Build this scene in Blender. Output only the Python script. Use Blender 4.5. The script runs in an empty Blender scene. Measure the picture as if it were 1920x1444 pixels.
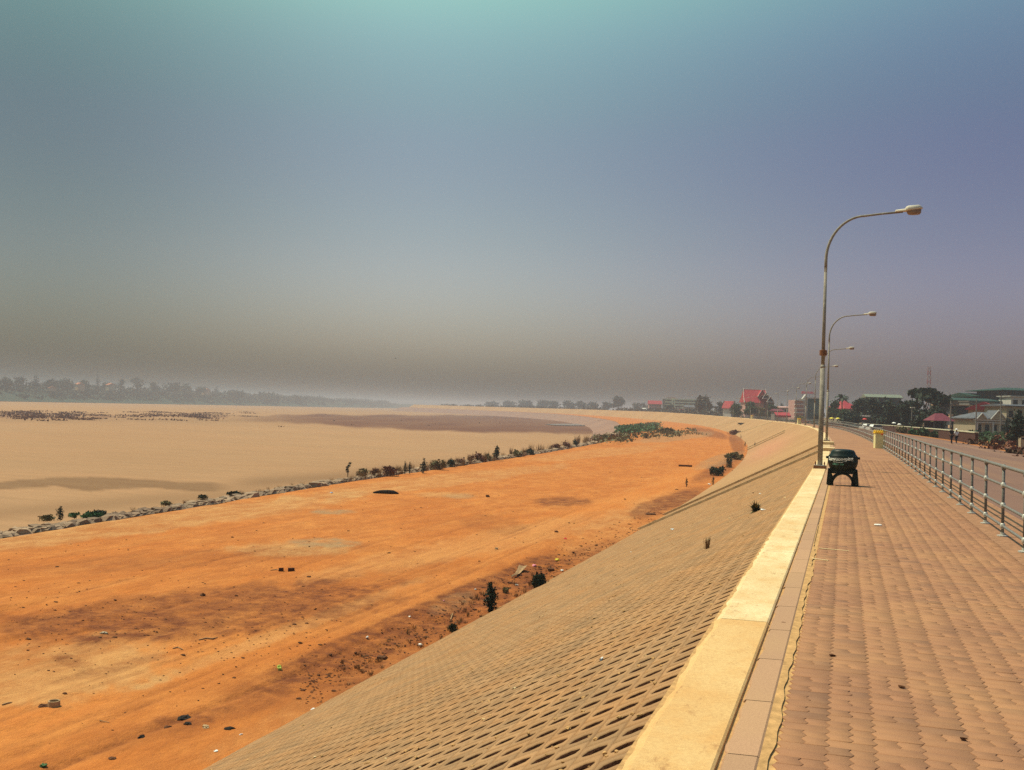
import bpy, math, random
import numpy as np
from mathutils import Vector, Matrix
random.seed(7); rng = np.random.default_rng(7)
SC = bpy.context.scene
COL = SC.collection
# ---------------------------------------------------------------- camera
F = 1900.0
YAW, ROLL, PITCH, EYE = math.radians(18.2), math.radians(1.85), math.atan(44.8/1900), 1.6
RM = Matrix.Rotation(YAW, 3, 'Z') @ Matrix.Rotation(math.pi/2+PITCH, 3, 'X') @ Matrix.Rotation(ROLL, 3, 'Z')
cam_d = bpy.data.cameras.new('camera'); cam = bpy.data.objects.new('camera', cam_d); COL.objects.link(cam)
cam.location = (0, 0, EYE); cam.rotation_euler = RM.to_euler()
cam_d.sensor_width = 36; cam_d.lens = 36*F/1920; cam_d.clip_start = .1; cam_d.clip_end = 20000
SC.camera = cam
# ---------------------------------------------------------------- light
sh = Vector((.99, -.12, 0)).normalized(); SUN_EL = math.radians(62)
sd = Vector((-sh.x*math.cos(SUN_EL), -sh.y*math.cos(SUN_EL), math.sin(SUN_EL)))   # towards the sun
w = bpy.data.worlds.new("World"); SC.world = w; w.use_nodes = True
nt = w.node_tree; nt.nodes.clear()
sky = nt.nodes.new('ShaderNodeTexSky'); sky.sky_type = 'NISHITA'; sky.sun_disc = False
sky.sun_elevation = SUN_EL; sky.sun_rotation = math.atan2(sd.x, sd.y)
sky.air_density = 1.3; sky.dust_density = 5.0; sky.ozone_density = 2.0
tc = nt.nodes.new('ShaderNodeTexCoord'); sp = nt.nodes.new('ShaderNodeSeparateXYZ'); nt.links.new(tc.outputs['Generated'], sp.inputs[0])
rp = nt.nodes.new('ShaderNodeValToRGB')      # smoke layer over the town: brown-grey low down, clearer above
el = rp.color_ramp.elements
el[0].position = 0.0; el[0].color = (1.0, .90, .95, 1)
el[1].position = 1.0; el[1].color = (.64, .92, .90, 1)
for p_, c_ in ((.07, (.97, .87, .92, 1)), (.16, (.68, .64, .66, 1)), (.27, (.51, .54, .53, 1)), (.36, (.60, .79, .62, 1)), (.46, (.79, 1.17, .73, 1))):
    e_ = el.new(p_); e_.color = c_
nt.links.new(sp.outputs['Z'], rp.inputs[0]); rp.color_ramp.interpolation = 'CARDINAL'
mx = nt.nodes.new('ShaderNodeMix'); mx.data_type = 'RGBA'; mx.blend_type = 'MULTIPLY'; mx.inputs['Factor'].default_value = 1
nt.links.new(sky.outputs[0], mx.inputs['A']); nt.links.new(rp.outputs[0], mx.inputs['B'])
# the haze is greener up-river (left) and more violet over the town (right)
dt = nt.nodes.new('ShaderNodeVectorMath'); dt.operation = 'DOT_PRODUCT'
nt.links.new(tc.outputs['Generated'], dt.inputs[0]); dt.inputs[1].default_value = (math.cos(YAW), math.sin(YAW), 0)
r2 = nt.nodes.new('ShaderNodeMapRange'); r2.inputs['From Min'].default_value = -.45; r2.inputs['From Max'].default_value = .45
nt.links.new(dt.outputs['Value'], r2.inputs['Value'])
r3 = nt.nodes.new('ShaderNodeValToRGB'); e3 = r3.color_ramp.elements; r3.color_ramp.interpolation = 'EASE'
e3[0].position = 0; e3[0].color = (.54, .66, .64, 1); e3[1].position = 1; e3[1].color = (.99, .93, 1.16, 1)
q_ = e3.new(.44); q_.color = (1.27, 1.36, 1.30, 1)
nt.links.new(r2.outputs[0], r3.inputs[0])
m2 = nt.nodes.new('ShaderNodeMix'); m2.data_type = 'RGBA'; m2.blend_type = 'MULTIPLY'; m2.inputs['Factor'].default_value = 1
nt.links.new(mx.outputs['Result'], m2.inputs['A']); nt.links.new(r3.outputs[0], m2.inputs['B'])
bg = nt.nodes.new('ShaderNodeBackground'); bg.inputs['Strength'].default_value = .13
ow = nt.nodes.new('ShaderNodeOutputWorld')
nt.links.new(m2.outputs['Result'], bg.inputs[0]); nt.links.new(bg.outputs[0], ow.inputs[0])
sl = bpy.data.lights.new('sun', 'SUN'); sl.energy = 4.6; sl.angle = math.radians(.6); sl.color = (1, .85, .63)
so = bpy.data.objects.new('sun', sl); COL.objects.link(so); so.rotation_euler = sd.to_track_quat('Z', 'Y').to_euler()
SC.view_settings.view_transform = 'Standard'; SC.view_settings.look = 'None'; SC.view_settings.gamma = 1
SC.view_settings.exposure = 0.0; SC.view_settings.use_curve_mapping = False
SC.cycles.volume_bounces = 1; SC.cycles.max_bounces = 6; SC.cycles.use_denoising = False
HAZE_DENSITY, HAZE_COLOR = .00041, (.60, .61, .70, 1)

# ---------------------------------------------------------------- maths helpers
RN = np.array(RM); CN = np.array([0, 0, EYE])
def ray(x, y): return RN @ np.array([(x-960)/F, -(y-722)/F, -1.])
def W(px, py, D):                      # world point seen at a photograph pixel, D metres ahead of the camera
    return CN + ray(px, py)*D
def unp(x, y, z):
    d = ray(x, y); return CN + d*((z-EYE)/d[2])
def proj(p):                           # (N,3) -> pixel x, y
    q = (np.asarray(p)-CN) @ RN
    d = np.where(-q[:, 2] > .1, -q[:, 2], .1)
    return 960+F*q[:, 0]/d, 722-F*q[:, 1]/d
RC, S0 = 1861.0, 32.0
def PT(t, s, z):                       # embankment coordinates (offset, distance along it, height) to world
    t, s, z = np.broadcast_arrays(np.asarray(t, float), np.asarray(s, float), np.asarray(z, float))
    a = np.maximum(s-S0, 0)/RC
    x = np.where(s < S0, t, -RC+(RC+t)*np.cos(a)); y = np.where(s < S0, s, S0+(RC+t)*np.sin(a))
    return np.stack([x, y, z], -1)
def head(s): return max(s-S0, 0)/RC    # heading of the embankment, radians to the left
def ts(p):
    x, y = p[0], p[1]
    if y < S0: return x, y
    return math.hypot(x+RC, y-S0)-RC, S0+RC*math.atan2(y-S0, x+RC)
def rise(s): return np.interp(s, [30, 120, 300, 500, 700, 1000], [0, .35, .5, 1.3, 2.8, 3.5])
def tz(s): return np.interp(s, [220, 450, 700, 1000, 1600], [-4.5, -3.4, -2.5, -1.5, -1.0])
def touter(s): return np.interp(s, [0, 34, 71, 107, 223, 300, 450, 700, 1000, 1600], [-31.5, -33.4, -36, -36.8, -38.5, -44, -48, -46, -30, -20])
SAND_Z = -7.0
T_TOP, T_TOE = -.92, -9.9
def slope_z(t, s):
    f = (T_TOP-np.asarray(t, float))/(T_TOP-T_TOE); return rise(s)*(1-f)+tz(s)*f-.02*(1-f)
def _h(ix, iy, k):
    v = np.sin(ix*127.1+iy*311.7+k*74.7)*43758.5453; return v-np.floor(v)
def vn(x, y, k=0):
    ix, iy = np.floor(x), np.floor(y); fx, fy = x-ix, y-iy
    fx, fy = fx*fx*(3-2*fx), fy*fy*(3-2*fy)
    return (_h(ix, iy, k)*(1-fx)+_h(ix+1, iy, k)*fx)*(1-fy)+(_h(ix, iy+1, k)*(1-fx)+_h(ix+1, iy+1, k)*fx)*fy
def fbm(x, y, o=4, k=0):
    r = 0; a = .5
    for i in range(o): r = r+a*vn(x*2**i, y*2**i, k+i); a *= .5
    return r
def ss(a, b, x):
    t = np.clip((x-a)/(b-a), 0, 1); return t*t*(3-2*t)
RUTS = [(-13.5, .5, 17, 0, 1), (-13.9, .5, 17, 0, .8), (-15.2, .5, 17, 0, 1), (-15.6, .5, 17, 0, .8), (-17.4, .9, 15, 1, .7), (-19.0, .9, 15, 1, .7), (-21.0, 1.6, 12, 2, .6), (-22.6, 1.6, 12, 2, .6), (-25.5, 1.2, 21, 4, .6), (-27.1, 1.2, 21, 4, .6), (-20.0, 2.6, 19, 3, .5), (-18.4, 2.6, 19, 3, .5)]
def terrace_h(t, s):                   # relief of the dirt terrace
    t = np.asarray(t, float); s = np.asarray(s, float)
    z = tz(s)+.10*(fbm(t/6, s/11, 3, 3)-.5)+.07*(fbm(t/1.3, s/1.9, 4, 8)-.5)
    near = 1-ss(60, 110, s)
    for c in (-13.6, -15.3):           # wheel ruts of the track along the foot of the slope
        z = z-.035*np.exp(-((t-c+.5*np.sin(s/17))/.28)**2)*near
    z = z-.05*np.exp(-((t+12.0+.25*np.sin(s/5))/.12)**2)*(1-ss(24, 30, s))
    for c, w_, l_, p_, a_ in RUTS: z = z-.025*a_*np.exp(-((t-c-w_*np.sin(s/l_+p_))/.10)**2)*(1-ss(45, 80, s))
    strip = np.exp(-((t+10.9)/1.15)**2)*ss(17, 21, s)*(1-ss(40, 50, s))     # churned earth at the toe
    z = z+strip*(.30*(fbm(t*1.6, s*1.2, 4, 21)-.42))-.16*strip
    z = z+.35*np.exp(-((t+19)/3)**2-((s-245)/22)**2)*fbm(t, s/3, 3, 5)
    churn = np.exp(-((t+21)/4.5)**2)*np.exp(-((s-20)/8)**2)
    z = z+churn*.26*(fbm(t*1.5, s*1.1, 3, 31)-.45)
    e = np.clip((t-touter(s))/1.2, 0, 1)
    return z+.06*(1-e)*0+.03*np.sin(e*3.14)
def on_terrace(px, py):
    z = -4.5
    for _ in range(4):
        p = unp(px, py, z); t, s = ts(p); z = float(terrace_h(t, s))
    return unp(px, py, z)
def on_slope(px, py):
    lo, hi = None, None
    for D in np.geomspace(4, 400, 500):
        p = W(px, py, D); t, s = ts(p)
        if p[2] < float(slope_z(min(t, T_TOP), s)): return p
    return p

# ---------------------------------------------------------------- mesh helpers
def np_mesh(name, co, faces, mat, parent=None, smooth=False, attr=None):
    me = bpy.data.meshes.new(name); co = np.asarray(co, np.float32).reshape(-1, 3)
    faces = [np.asarray(f, np.int32) for f in faces if len(f)]
    me.vertices.add(len(co)); me.vertices.foreach_set('co', co.ravel())
    tot = np.concatenate([np.full(len(f), f.shape[1], np.int32) for f in faces]); flat = np.concatenate([f.ravel() for f in faces])
    me.loops.add(len(flat)); me.loops.foreach_set('vertex_index', flat)
    me.polygons.add(len(tot)); me.polygons.foreach_set('loop_start', np.concatenate([[0], np.cumsum(tot)[:-1]]).astype(np.int32))
    me.update(calc_edges=True)
    if smooth: me.polygons.foreach_set('use_smooth', np.ones(len(tot), bool))
    if attr is not None:
        for an, av in attr.items():
            a = me.attributes.new(an, 'FLOAT', 'POINT'); a.data.foreach_set('value', np.asarray(av, np.float32).ravel())
    me.materials.append(mat)
    o = bpy.data.objects.new(name, me); COL.objects.link(o)
    if parent: o.parent = parent
    return o
def grid_faces(nu, nv):
    i = np.arange(nu-1)[:, None]*nv+np.arange(nv-1)[None, :]; i = i.ravel()
    return np.stack([i, i+nv, i+nv+1, i+1], -1)
class MB:
    def __init__(s): s.v = []; s.f = []
    def add(s, vs, fs):
        n = len(s.v); s.v += [tuple(map(float, v)) for v in vs]; s.f += [tuple(n+i for i in f) for f in fs]; return s
    def box(s, c, d, rz=0, top=None):
        cx, cy, cz = c; dx, dy, dz = d[0]/2, d[1]/2, d[2]/2; k = top if top is not None else 1
        kx, ky = k if isinstance(k, tuple) else (k, k)
        vs = [(-dx, -dy, -dz), (dx, -dy, -dz), (dx, dy, -dz), (-dx, dy, -dz), (-dx*kx, -dy*ky, dz), (dx*kx, -dy*ky, dz), (dx*kx, dy*ky, dz), (-dx*kx, dy*ky, dz)]
        ca, sa = math.cos(rz), math.sin(rz)
        return s.add([(cx+x*ca-y*sa, cy+x*sa+y*ca, cz+z) for x, y, z in vs], [(3, 2, 1, 0), (4, 5, 6, 7), (0, 1, 5, 4), (1, 2, 6, 5), (2, 3, 7, 6), (3, 0, 4, 7)])
    def tube(s, pts, rad, n=8, cap=True):
        pts = [Vector(p) for p in pts]; rad = rad if hasattr(rad, '__len__') else [rad]*len(pts)
        rings = []; ref = None
        for i, p in enumerate(pts):
            d = (pts[min(i+1, len(pts)-1)]-pts[max(i-1, 0)]).normalized()
            if ref is None: ref = d.orthogonal().normalized()
            ref = (ref-d*ref.dot(d)).normalized(); b = d.cross(ref)
            rings.append([p+(ref*math.cos(2*math.pi*k/n)+b*math.sin(2*math.pi*k/n))*rad[i] for k in range(n)])
        vs = [v for r in rings for v in r]; fs = []
        for i in range(len(pts)-1):
            for k in range(n): a, b_ = i*n+k, i*n+(k+1) % n; fs.append((a, b_, b_+n, a+n))
        if cap: fs.append(tuple(range(n))[::-1]); fs.append(tuple((len(pts)-1)*n+k for k in range(n)))
        return s.add(vs, fs)
    def lathe(s, prof, n=20, c=(0, 0, 0), sy=1.0):
        vs = [(c[0]+r*math.cos(2*math.pi*k/n), c[1]+sy*r*math.sin(2*math.pi*k/n), c[2]+z) for r, z in prof for k in range(n)]; fs = []
        for i in range(len(prof)-1):
            for k in range(n): a, b = i*n+k, i*n+(k+1) % n; fs.append((a, b, b+n, a+n))
        fs.append(tuple(range(n))[::-1]); fs.append(tuple((len(prof)-1)*n+k for k in range(n)))
        return s.add(vs, fs)
    def blob(s, c, r, jit=.2, seed=0, n=7, m=5):
        rg = random.Random(seed); rx, ry, rz = r if hasattr(r, '__len__') else (r, r, r)
        vs = [(c[0], c[1], c[2]-rz)]
        for i in range(1, m):
            a = math.pi*i/m
            for k in range(n):
                j = 1+rg.uniform(-jit, jit); b = 2*math.pi*(k+.5*(i % 2))/n
                vs.append((c[0]+rx*j*math.sin(a)*math.cos(b), c[1]+ry*j*math.sin(a)*math.sin(b), c[2]-rz*j*math.cos(a)))
        vs.append((c[0], c[1], c[2]+rz)); fs = []; L = len(vs)-1
        for k in range(n): fs.append((0, 1+(k+1) % n, 1+k)); fs.append((L, 1+(m-2)*n+k, 1+(m-2)*n+(k+1) % n))
        for i in range(m-2):
            for k in range(n): a, b = 1+i*n+k, 1+i*n+(k+1) % n; fs.append((a, b, b+n, a+n))
        return s.add(vs, fs)
    def build(s, name, mat, parent=None, smooth=False):
        me = bpy.data.meshes.new(name); me.from_pydata(s.v, [], s.f); me.update()
        if smooth: me.polygons.foreach_set('use_smooth', [True]*len(me.polygons))
        if isinstance(mat, (list, tuple)):
            for m in mat: me.materials.append(m)
        else: me.materials.append(mat)
        o = bpy.data.objects.new(name, me); COL.objects.link(o)
        if parent: o.parent = parent
        return o
def tag(o, label=None, cat=None, group=None, kind=None):
    if label: o['label'] = label
    if cat: o['category'] = cat
    if group: o['group'] = group
    if kind: o['kind'] = kind
    return o
def thing(name, label, cat, loc=(0, 0, 0), rz=0, group=None):
    o = bpy.data.objects.new(name, None); COL.objects.link(o); o.location = tuple(map(float, loc)); o.rotation_euler = (0, 0, rz)
    o.empty_display_size = .2
    return tag(o, label, cat, group)
def copy_tree(root, loc, rz=None, label=None, scale=None):
    r = root.copy(); COL.objects.link(r); r.location = tuple(map(float, loc))
    if rz is not None: r.rotation_euler = (0, 0, rz)
    if scale is not None: r.scale = scale
    if label: r['label'] = label
    for ch in list(root.children):
        c = ch.copy(); COL.objects.link(c); c.parent = r
        for g in list(ch.children):
            d = g.copy(); COL.objects.link(d); d.parent = c
    return r
def struct(o, label=None): o['kind'] = 'structure'; return o

# ---------------------------------------------------------------- materials
def nodes(name):
    m = bpy.data.materials.new(name); m.use_nodes = True; n = m.node_tree
    b = n.nodes['Principled BSDF']; b.inputs['Specular IOR Level'].default_value = .2
    return m, n, b
def N(n, t, **kw):
    x = n.nodes.new(t)
    for k, v in kw.items():
        if k in x.inputs: x.inputs[k].default_value = v
        else: setattr(x, k, v)
    return x
def coords(n, scale=(1, 1, 1), rot=0, obj=False):
    if obj: g = N(n, 'ShaderNodeTexCoord'); out = g.outputs['Object']
    else: g = N(n, 'ShaderNodeNewGeometry'); out = g.outputs['Position']
    mp = N(n, 'ShaderNodeMapping'); mp.inputs['Scale'].default_value = scale; mp.inputs['Rotation'].default_value = (0, 0, rot)
    n.links.new(out, mp.inputs[0]); return mp.outputs[0]
def noise(n, vec, scale, detail=4, rough=.6, lo=.3, hi=.7):
    t = N(n, 'ShaderNodeTexNoise', Scale=scale, Detail=detail, Roughness=rough); n.links.new(vec, t.inputs['Vector'])
    r = N(n, 'ShaderNodeMapRange'); r.inputs['From Min'].default_value = lo; r.inputs['From Max'].default_value = hi
    n.links.new(t.outputs['Fac'], r.inputs['Value']); return r.outputs[0]
def mixc(n, f, a, b, mode='MIX'):
    x = N(n, 'ShaderNodeMix', data_type='RGBA', blend_type=mode)
    for k, v in (('Factor', f), ('A', a), ('B', b)):
        if isinstance(v, (int, float)): x.inputs[k].default_value = v
        elif isinstance(v, tuple): x.inputs[k].default_value = v if len(v) == 4 else v+(1,)
        else: n.links.new(v, x.inputs[k])
    return x.outputs['Result']
def mul(n, a, b):
    x = N(n, 'ShaderNodeMath', operation='MULTIPLY')
    for i, v in enumerate((a, b)):
        if isinstance(v, (int, float)): x.inputs[i].default_value = v
        else: n.links.new(v, x.inputs[i])
    return x.outputs[0]
def bump(n, b, h, strength=.3, dist=.02):
    x = N(n, 'ShaderNodeBump', Strength=strength, Distance=dist); n.links.new(h, x.inputs['Height']); n.links.new(x.outputs[0], b.inputs['Normal'])
def attr(n, name):
    a = N(n, 'ShaderNodeAttribute'); a.attribute_name = name; return a.outputs['Fac']
def simple(name, c, rough=.7, var=.25, scale=6., metal=0., bstr=.15, bdist=.01, obj=False):
    m, n, b = nodes(name); v = coords(n, obj=obj)
    k = noise(n, v, scale, 5)
    dk = tuple(x*(1-var) for x in c); lt = tuple(min(x*(1+var), .9) for x in c)
    n.links.new(mixc(n, k, dk, lt), b.inputs['Base Color']); b.inputs['Roughness'].default_value = rough; b.inputs['Metallic'].default_value = metal
    if bstr: bump(n, b, k, bstr, bdist)
    return m
def objvar(name, c, rough=.85, var=.18, scale=25., bstr=.25, bdist=.003, hue=.12, stain=(0.3, .15, .06), stainf=.3, dark=0):
    """pieces laid in a surface: each object / island a shade of its own plus grain and dust"""
    m, n, b = nodes(name); v = coords(n)
    oi = N(n, 'ShaderNodeNewGeometry'); rnd = oi.outputs['Random Per Island']
    oo = N(n, 'ShaderNodeObjectInfo')
    ad = N(n, 'ShaderNodeMath', operation='ADD'); n.links.new(rnd, ad.inputs[0]); n.links.new(oo.outputs['Random'], ad.inputs[1])
    fr = N(n, 'ShaderNodeMath', operation='FRACT'); n.links.new(ad.outputs[0], fr.inputs[0])
    a = tuple(x*(1-var) for x in c); z = (min(c[0]*(1+var), 1), c[1]*(1+var*.8), c[2]*(1+var*.6))
    base = mixc(n, fr.outputs[0], a, z)
    if dark:
        gt = N(n, 'ShaderNodeMath', operation='GREATER_THAN'); n.links.new(fr.outputs[0], gt.inputs[0]); gt.inputs[1].default_value = .93
        base = mixc(n, mul(n, gt.outputs[0], dark), base, tuple(x*k for x, k in zip(c, (.55, .62, .75))))
        dp_ = noise(n, coords(n, (1, .5, 1)), 1.3, 5, .65, .55, .68); base = mixc(n, mul(n, dp_, .45), base, tuple(x*k for x, k in zip(c, (.62, .66, .75))))
    g = noise(n, v, scale*6, 4, .7); base = mixc(n, mul(n, g, .5), base, tuple(x*.5 for x in c))
    p = noise(n, v, scale*.035, 4, .6, .42, .72); base = mixc(n, mul(n, p, stainf), base, stain)
    n.links.new(base, b.inputs['Base Color']); b.inputs['Roughness'].default_value = rough; bump(n, b, g, bstr, bdist)
    return m
M = {}
def coping_mat(nm='coping_concrete', ca=(.66, .50, .27), cb=(.78, .64, .38), st_=.6):
    m, n, b = nodes(nm); v = coords(n); f = noise(n, v, 40, 4, .75, .35, .7); g = noise(n, coords(n, (1, .6, 1)), 3.2, 6, .75, .45, .68); h = noise(n, v, .55, 4, .6, .4, .66)
    base = mixc(n, h, ca, cb); base = mixc(n, mul(n, g, st_), base, (.60, .33, .12)); base = mixc(n, mul(n, f, .45), base, (.40, .22, .09)); sk = noise(n, coords(n, (1, .35, 1)), 9, 5, .8, .58, .70); base = mixc(n, mul(n, sk, .7), base, (.34, .17, .07))
    n.links.new(base, b.inputs['Base Color']); b.inputs['Roughness'].default_value = .9; bump(n, b, f, .35, .004); return m
M['paver'] = objvar('paver', (.345, .168, .090), var=.09, stain=(.45, .235, .105), stainf=.5, dark=.6)
M['verge'] = simple('verge_dust', (.30, .155, .085), .95, .3, 9, bstr=.4)
M['joint'] = simple('joint_sand', (.47, .27, .11), .95, .3, 14, bstr=.4)
M['coping'] = coping_mat(); M['coping_worn'] = coping_mat('worn_coping_concrete', (.60, .37, .155), (.68, .47, .22), .8)
M['kerb'] = objvar('kerb_concrete', (.46, .27, .16), var=.09, scale=18, stain=(.44, .27, .13), stainf=.4)
M['block'] = objvar('slope_block', (.37, .215, .105), var=.20, stain=(.40, .18, .06), stainf=.5)
M['soil_and_shade'] = simple('hole_soil_and_shade', (.055, .020, .009), .95, .35, 9, bstr=.5, bdist=.03)  # dark soil colour that also carries painted-in shade for the block holes
M['rib'] = simple('rib_concrete', (.50, .35, .19), .9, .25, 3)
M['galv'] = simple('galvanised_steel', (.17, .165, .15), .6, .3, 30, .1, bstr=.1, bdist=.002)
M['galvlite'] = simple('galvanised_fitting', (.50, .49, .44), .4, .15, 40, .2, bstr=.05)
M['polesteel'] = simple('pole_steel', (.27, .245, .20), .75, .25, 8, .0, bstr=.1, bdist=.002)
M['lamphead'] = simple('lamp_housing', (.62, .58, .47), .45, .08, 6)
M['lens'] = simple('lamp_lens', (.26, .19, .15), .25, .2, 10)
M['rust'] = simple('rusty_plate', (.20, .085, .04), .8, .4, 30)
M['binplastic'] = simple('bin_plastic', (.006, .016, .014), .42, .3, 12, bstr=.03)
M['white'] = simple('white_lettering', (.8, .82, .74), .6, .05, 10, bstr=0)
M['palegreen'] = simple('pale_green_lettering', (.12, .30, .22), .6, .2, 10, bstr=0)
M['cream'] = simple('cream_paint', (.72, .64, .33), .7, .12, 5)
M['yellow'] = simple('yellow_paint', (.85, .50, .04), .6, .2, 12)
M['redorange'] = simple('orange_red_paint', (.65, .10, .02), .6, .2, 12)
M['asphalt'] = None
def road_mat():
    m, n, b = nodes('road_surface'); v = coords(n)
    a = noise(n, v, .12, 5, .6); f = noise(n, v, 18, 3, .7)
    base = mixc(n, a, (.185, .100, .075), (.235, .130, .092)); base = mixc(n, mul(n, f, .35), base, (.10, .062, .05))
    d = noise(n, coords(n, (.5, .03, 1)), 1.0, 4, .6, .5, .75); base = mixc(n, mul(n, d, .45), base, (.36, .20, .10))
    n.links.new(base, b.inputs['Base Color']); b.inputs['Roughness'].default_value = .9; bump(n, b, f, .2, .01); return m
M['asphalt'] = road_mat()
def terrace_mat():
    m, n, b = nodes('orange_dirt')
    al = coords(n, (1, .22, 1), -.05); v = coords(n)
    big = noise(n, v, .055, 5, .55, .35, .65); st = noise(n, al, .75, 5, .62, .36, .66); fine = noise(n, v, 3.2, 6, .72, .3, .7)
    base = mixc(n, big, (.50, .148, .024), (.58, .200, .042))
    base = mixc(n, mul(n, st, .6), base, (.60, .25, .065))
    base = mixc(n, mul(n, attr(n, 'pale'), .95), base, (.54, .30, .115))
    rs = noise(n, coords(n, (1, .45, 1), .1), 1.1, 6, .7, .42, .62)
    calm = N(n, 'ShaderNodeMath', operation='SUBTRACT'); calm.inputs[0].default_value = 1; n.links.new(attr(n, 'track'), calm.inputs[1]); calm = calm.outputs[0]
    base = mixc(n, mul(n, mul(n, rs, .55), calm), base, (.33, .095, .018))
    mott = noise(n, coords(n, (1, .55, 1), .3), .35, 6, .72, .45, .62); base = mixc(n, mul(n, mul(n, mott, .5), calm), base, (.40, .12, .022))
    base = mixc(n, mul(n, attr(n, 'rust'), noise(n, v, 1.5, 6, .75, .25, .6)), base, (.115, .030, .010))
    base = mixc(n, mul(n, attr(n, 'grey'), noise(n, v, 1.4, 5, .7, .25, .6)), base, (.30, .22, .12))
    base = mixc(n, mul(n, fine, .42), base, (.30, .09, .02))
    sp_ = noise(n, v, 11, 3, .8, .66, .74); base = mixc(n, mul(n, mul(n, sp_, .7), calm), base, (.16, .055, .02))
    n.links.new(base, b.inputs['Base Color']); b.inputs['Roughness'].default_value = .95
    h = N(n, 'ShaderNodeMath', operation='ADD'); n.links.new(fine, h.inputs[0]); n.links.new(mul(n, rs, .8), h.inputs[1])
    bump(n, b, h.outputs[0], .55, .07); return m
M['terrace'] = terrace_mat()
def sand_mat():
    m, n, b = nodes('river_sand'); v = coords(n); al = coords(n, (.35, 1, 1), .9)
    big = noise(n, v, .012, 5, .55); fine = noise(n, v, 1.6, 5, .7); st = noise(n, al, .05, 5, .6, .4, .7)
    base = mixc(n, big, (.36, .187, .088), (.43, .232, .114)); base = mixc(n, mul(n, st, .35), base, (.31, .19, .10))
    base = mixc(n, mul(n, attr(n, 'damp'), .85), base, (.14, .066, .026))
    rip = noise(n, coords(n, (.22, 1.6, 1), -.32), .30, 6, .78, .40, .66); base = mixc(n, mul(n, rip, .45), base, (.25, .14, .065)); base = mixc(n, mul(n, fine, .40), base, (.25, .145, .07))
    base = mixc(n, mul(n, attr(n, 'mud'), .97), base, mixc(n, fine, (.145, .050, .026), (.085, .028, .015)))
    n.links.new(base, b.inputs['Base Color']); b.inputs['Roughness'].default_value = .95; bump(n, b, fine, .3, .06); return m
M['sand'] = sand_mat()
def far_slope_mat():
    m, n, b = nodes('far_slope_blocks'); v = coords(n)
    st = noise(n, coords(n, (.22, 1, 1), .12), 5.0, 4, .6); big = noise(n, v, .045, 4, .6, .4, .65); bg_ = noise(n, v, .9, 5, .7, .4, .62)
    base = mixc(n, big, (.38, .215, .10), (.44, .255, .12)); base = mixc(n, mul(n, st, .40), base, (.26, .145, .065))
    base = mixc(n, mul(n, attr(n, 'pink'), .8), base, (.46, .205, .115)); base = mixc(n, mul(n, bg_, .22), base, (.22, .12, .05))
    n.links.new(base, b.inputs['Base Color']); b.inputs['Roughness'].default_value = .95; bump(n, b, st, .4, .05); return m
M['farslope'] = far_slope_mat()
def ground_mat(name, a, c, d, s=.06):
    m, n, b = nodes(name); v = coords(n)
    k = noise(n, v, s, 6, .65); f = noise(n, v, s*14, 5, .7)
    base = mixc(n, k, a, c); base = mixc(n, mul(n, f, .5), base, d)
    n.links.new(base, b.inputs['Base Color']); b.inputs['Roughness'].default_value = .95; bump(n, b, f, .4, .1); return m
M['base'] = ground_mat('base_ground', (.20, .13, .07), (.26, .17, .09), (.12, .08, .04), .01)
M['town'] = ground_mat('town_ground', (.24, .10, .04), (.12, .095, .035), (.06, .04, .018), .07)
M['orangefield'] = ground_mat('orange_field', (.44, .17, .045), (.33, .115, .03), (.17, .055, .018), .25)
M['bank'] = ground_mat('far_bank_green', (.010, .040, .030), (.016, .048, .03), (.04, .04, .03), .02)
M['mud'] = ground_mat('mudbank', (.34, .19, .13), (.27, .15, .11), (.14, .09, .07), .03)
def leaf_mat(name, a, c, rough=.6):
    m, n, b = nodes(name); v = coords(n); k = noise(n, v, .55, 4, .6, .35, .65)
    oi = N(n, 'ShaderNodeNewGeometry'); base = mixc(n, k, a, c)
    base = mixc(n, mul(n, oi.outputs['Random Per Island'], .45), base, tuple(min(x*1.7, 1) for x in c))
    n.links.new(base, b.inputs['Base Color']); b.inputs['Roughness'].default_value = rough; return m
M['leaf_dark'] = leaf_mat('leaf_dark', (.006, .012, .006), (.013, .026, .011))
M['leaf_green'] = leaf_mat('leaf_green', (.018, .040, .016), (.035, .062, .022))
M['leaf_grey'] = leaf_mat('leaf_grey', (.035, .034, .026), (.055, .05, .036))
M['leaf_bank'] = leaf_mat('leaf_bank', (.006, .018, .013), (.014, .030, .018))
M['leaf_fresh'] = leaf_mat('leaf_fresh', (.020, .065, .022), (.04, .10, .03))
M['leaf_dry'] = leaf_mat('leaf_dry', (.14, .07, .035), (.22, .12, .05))
M['leaf_olive'] = leaf_mat('leaf_olive', (.07, .065, .022), (.12, .095, .035))
M['leaf_bed'] = leaf_mat('leaf_bed', (.035, .018, .010), (.06, .03, .014))
M['leaf_red'] = leaf_mat('leaf_redbrown', (.10, .035, .022), (.15, .055, .03))
M['bark'] = simple('bark', (.085, .06, .04), .9, .35, 5)
M['rock'] = objvar('rock', (.36, .25, .165), var=.35, scale=5, stain=(.12, .07, .05), stainf=.6, bdist=.03)
M['wood'] = simple('dry_wood', (.33, .20, .10), .85, .35, 9)
M['char'] = simple('charred_wood', (.012, .008, .006), .85, .3, 9)
M['concrete'] = simple('old_concrete', (.36, .24, .13), .9, .3, 9)
M['darkclay'] = simple('dark_clod', (.10, .04, .018), .95, .35, 7)
M['plastic_white'] = simple('white_plastic', (.8, .78, .72), .5, .05, 9, bstr=0)
M['plastic_pink'] = simple('pink_plastic', (.75, .28, .35), .5, .1, 9, bstr=0)
M['plastic_yellow'] = simple('yellow_plastic', (.75, .6, .05), .5, .1, 9, bstr=0)
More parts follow.
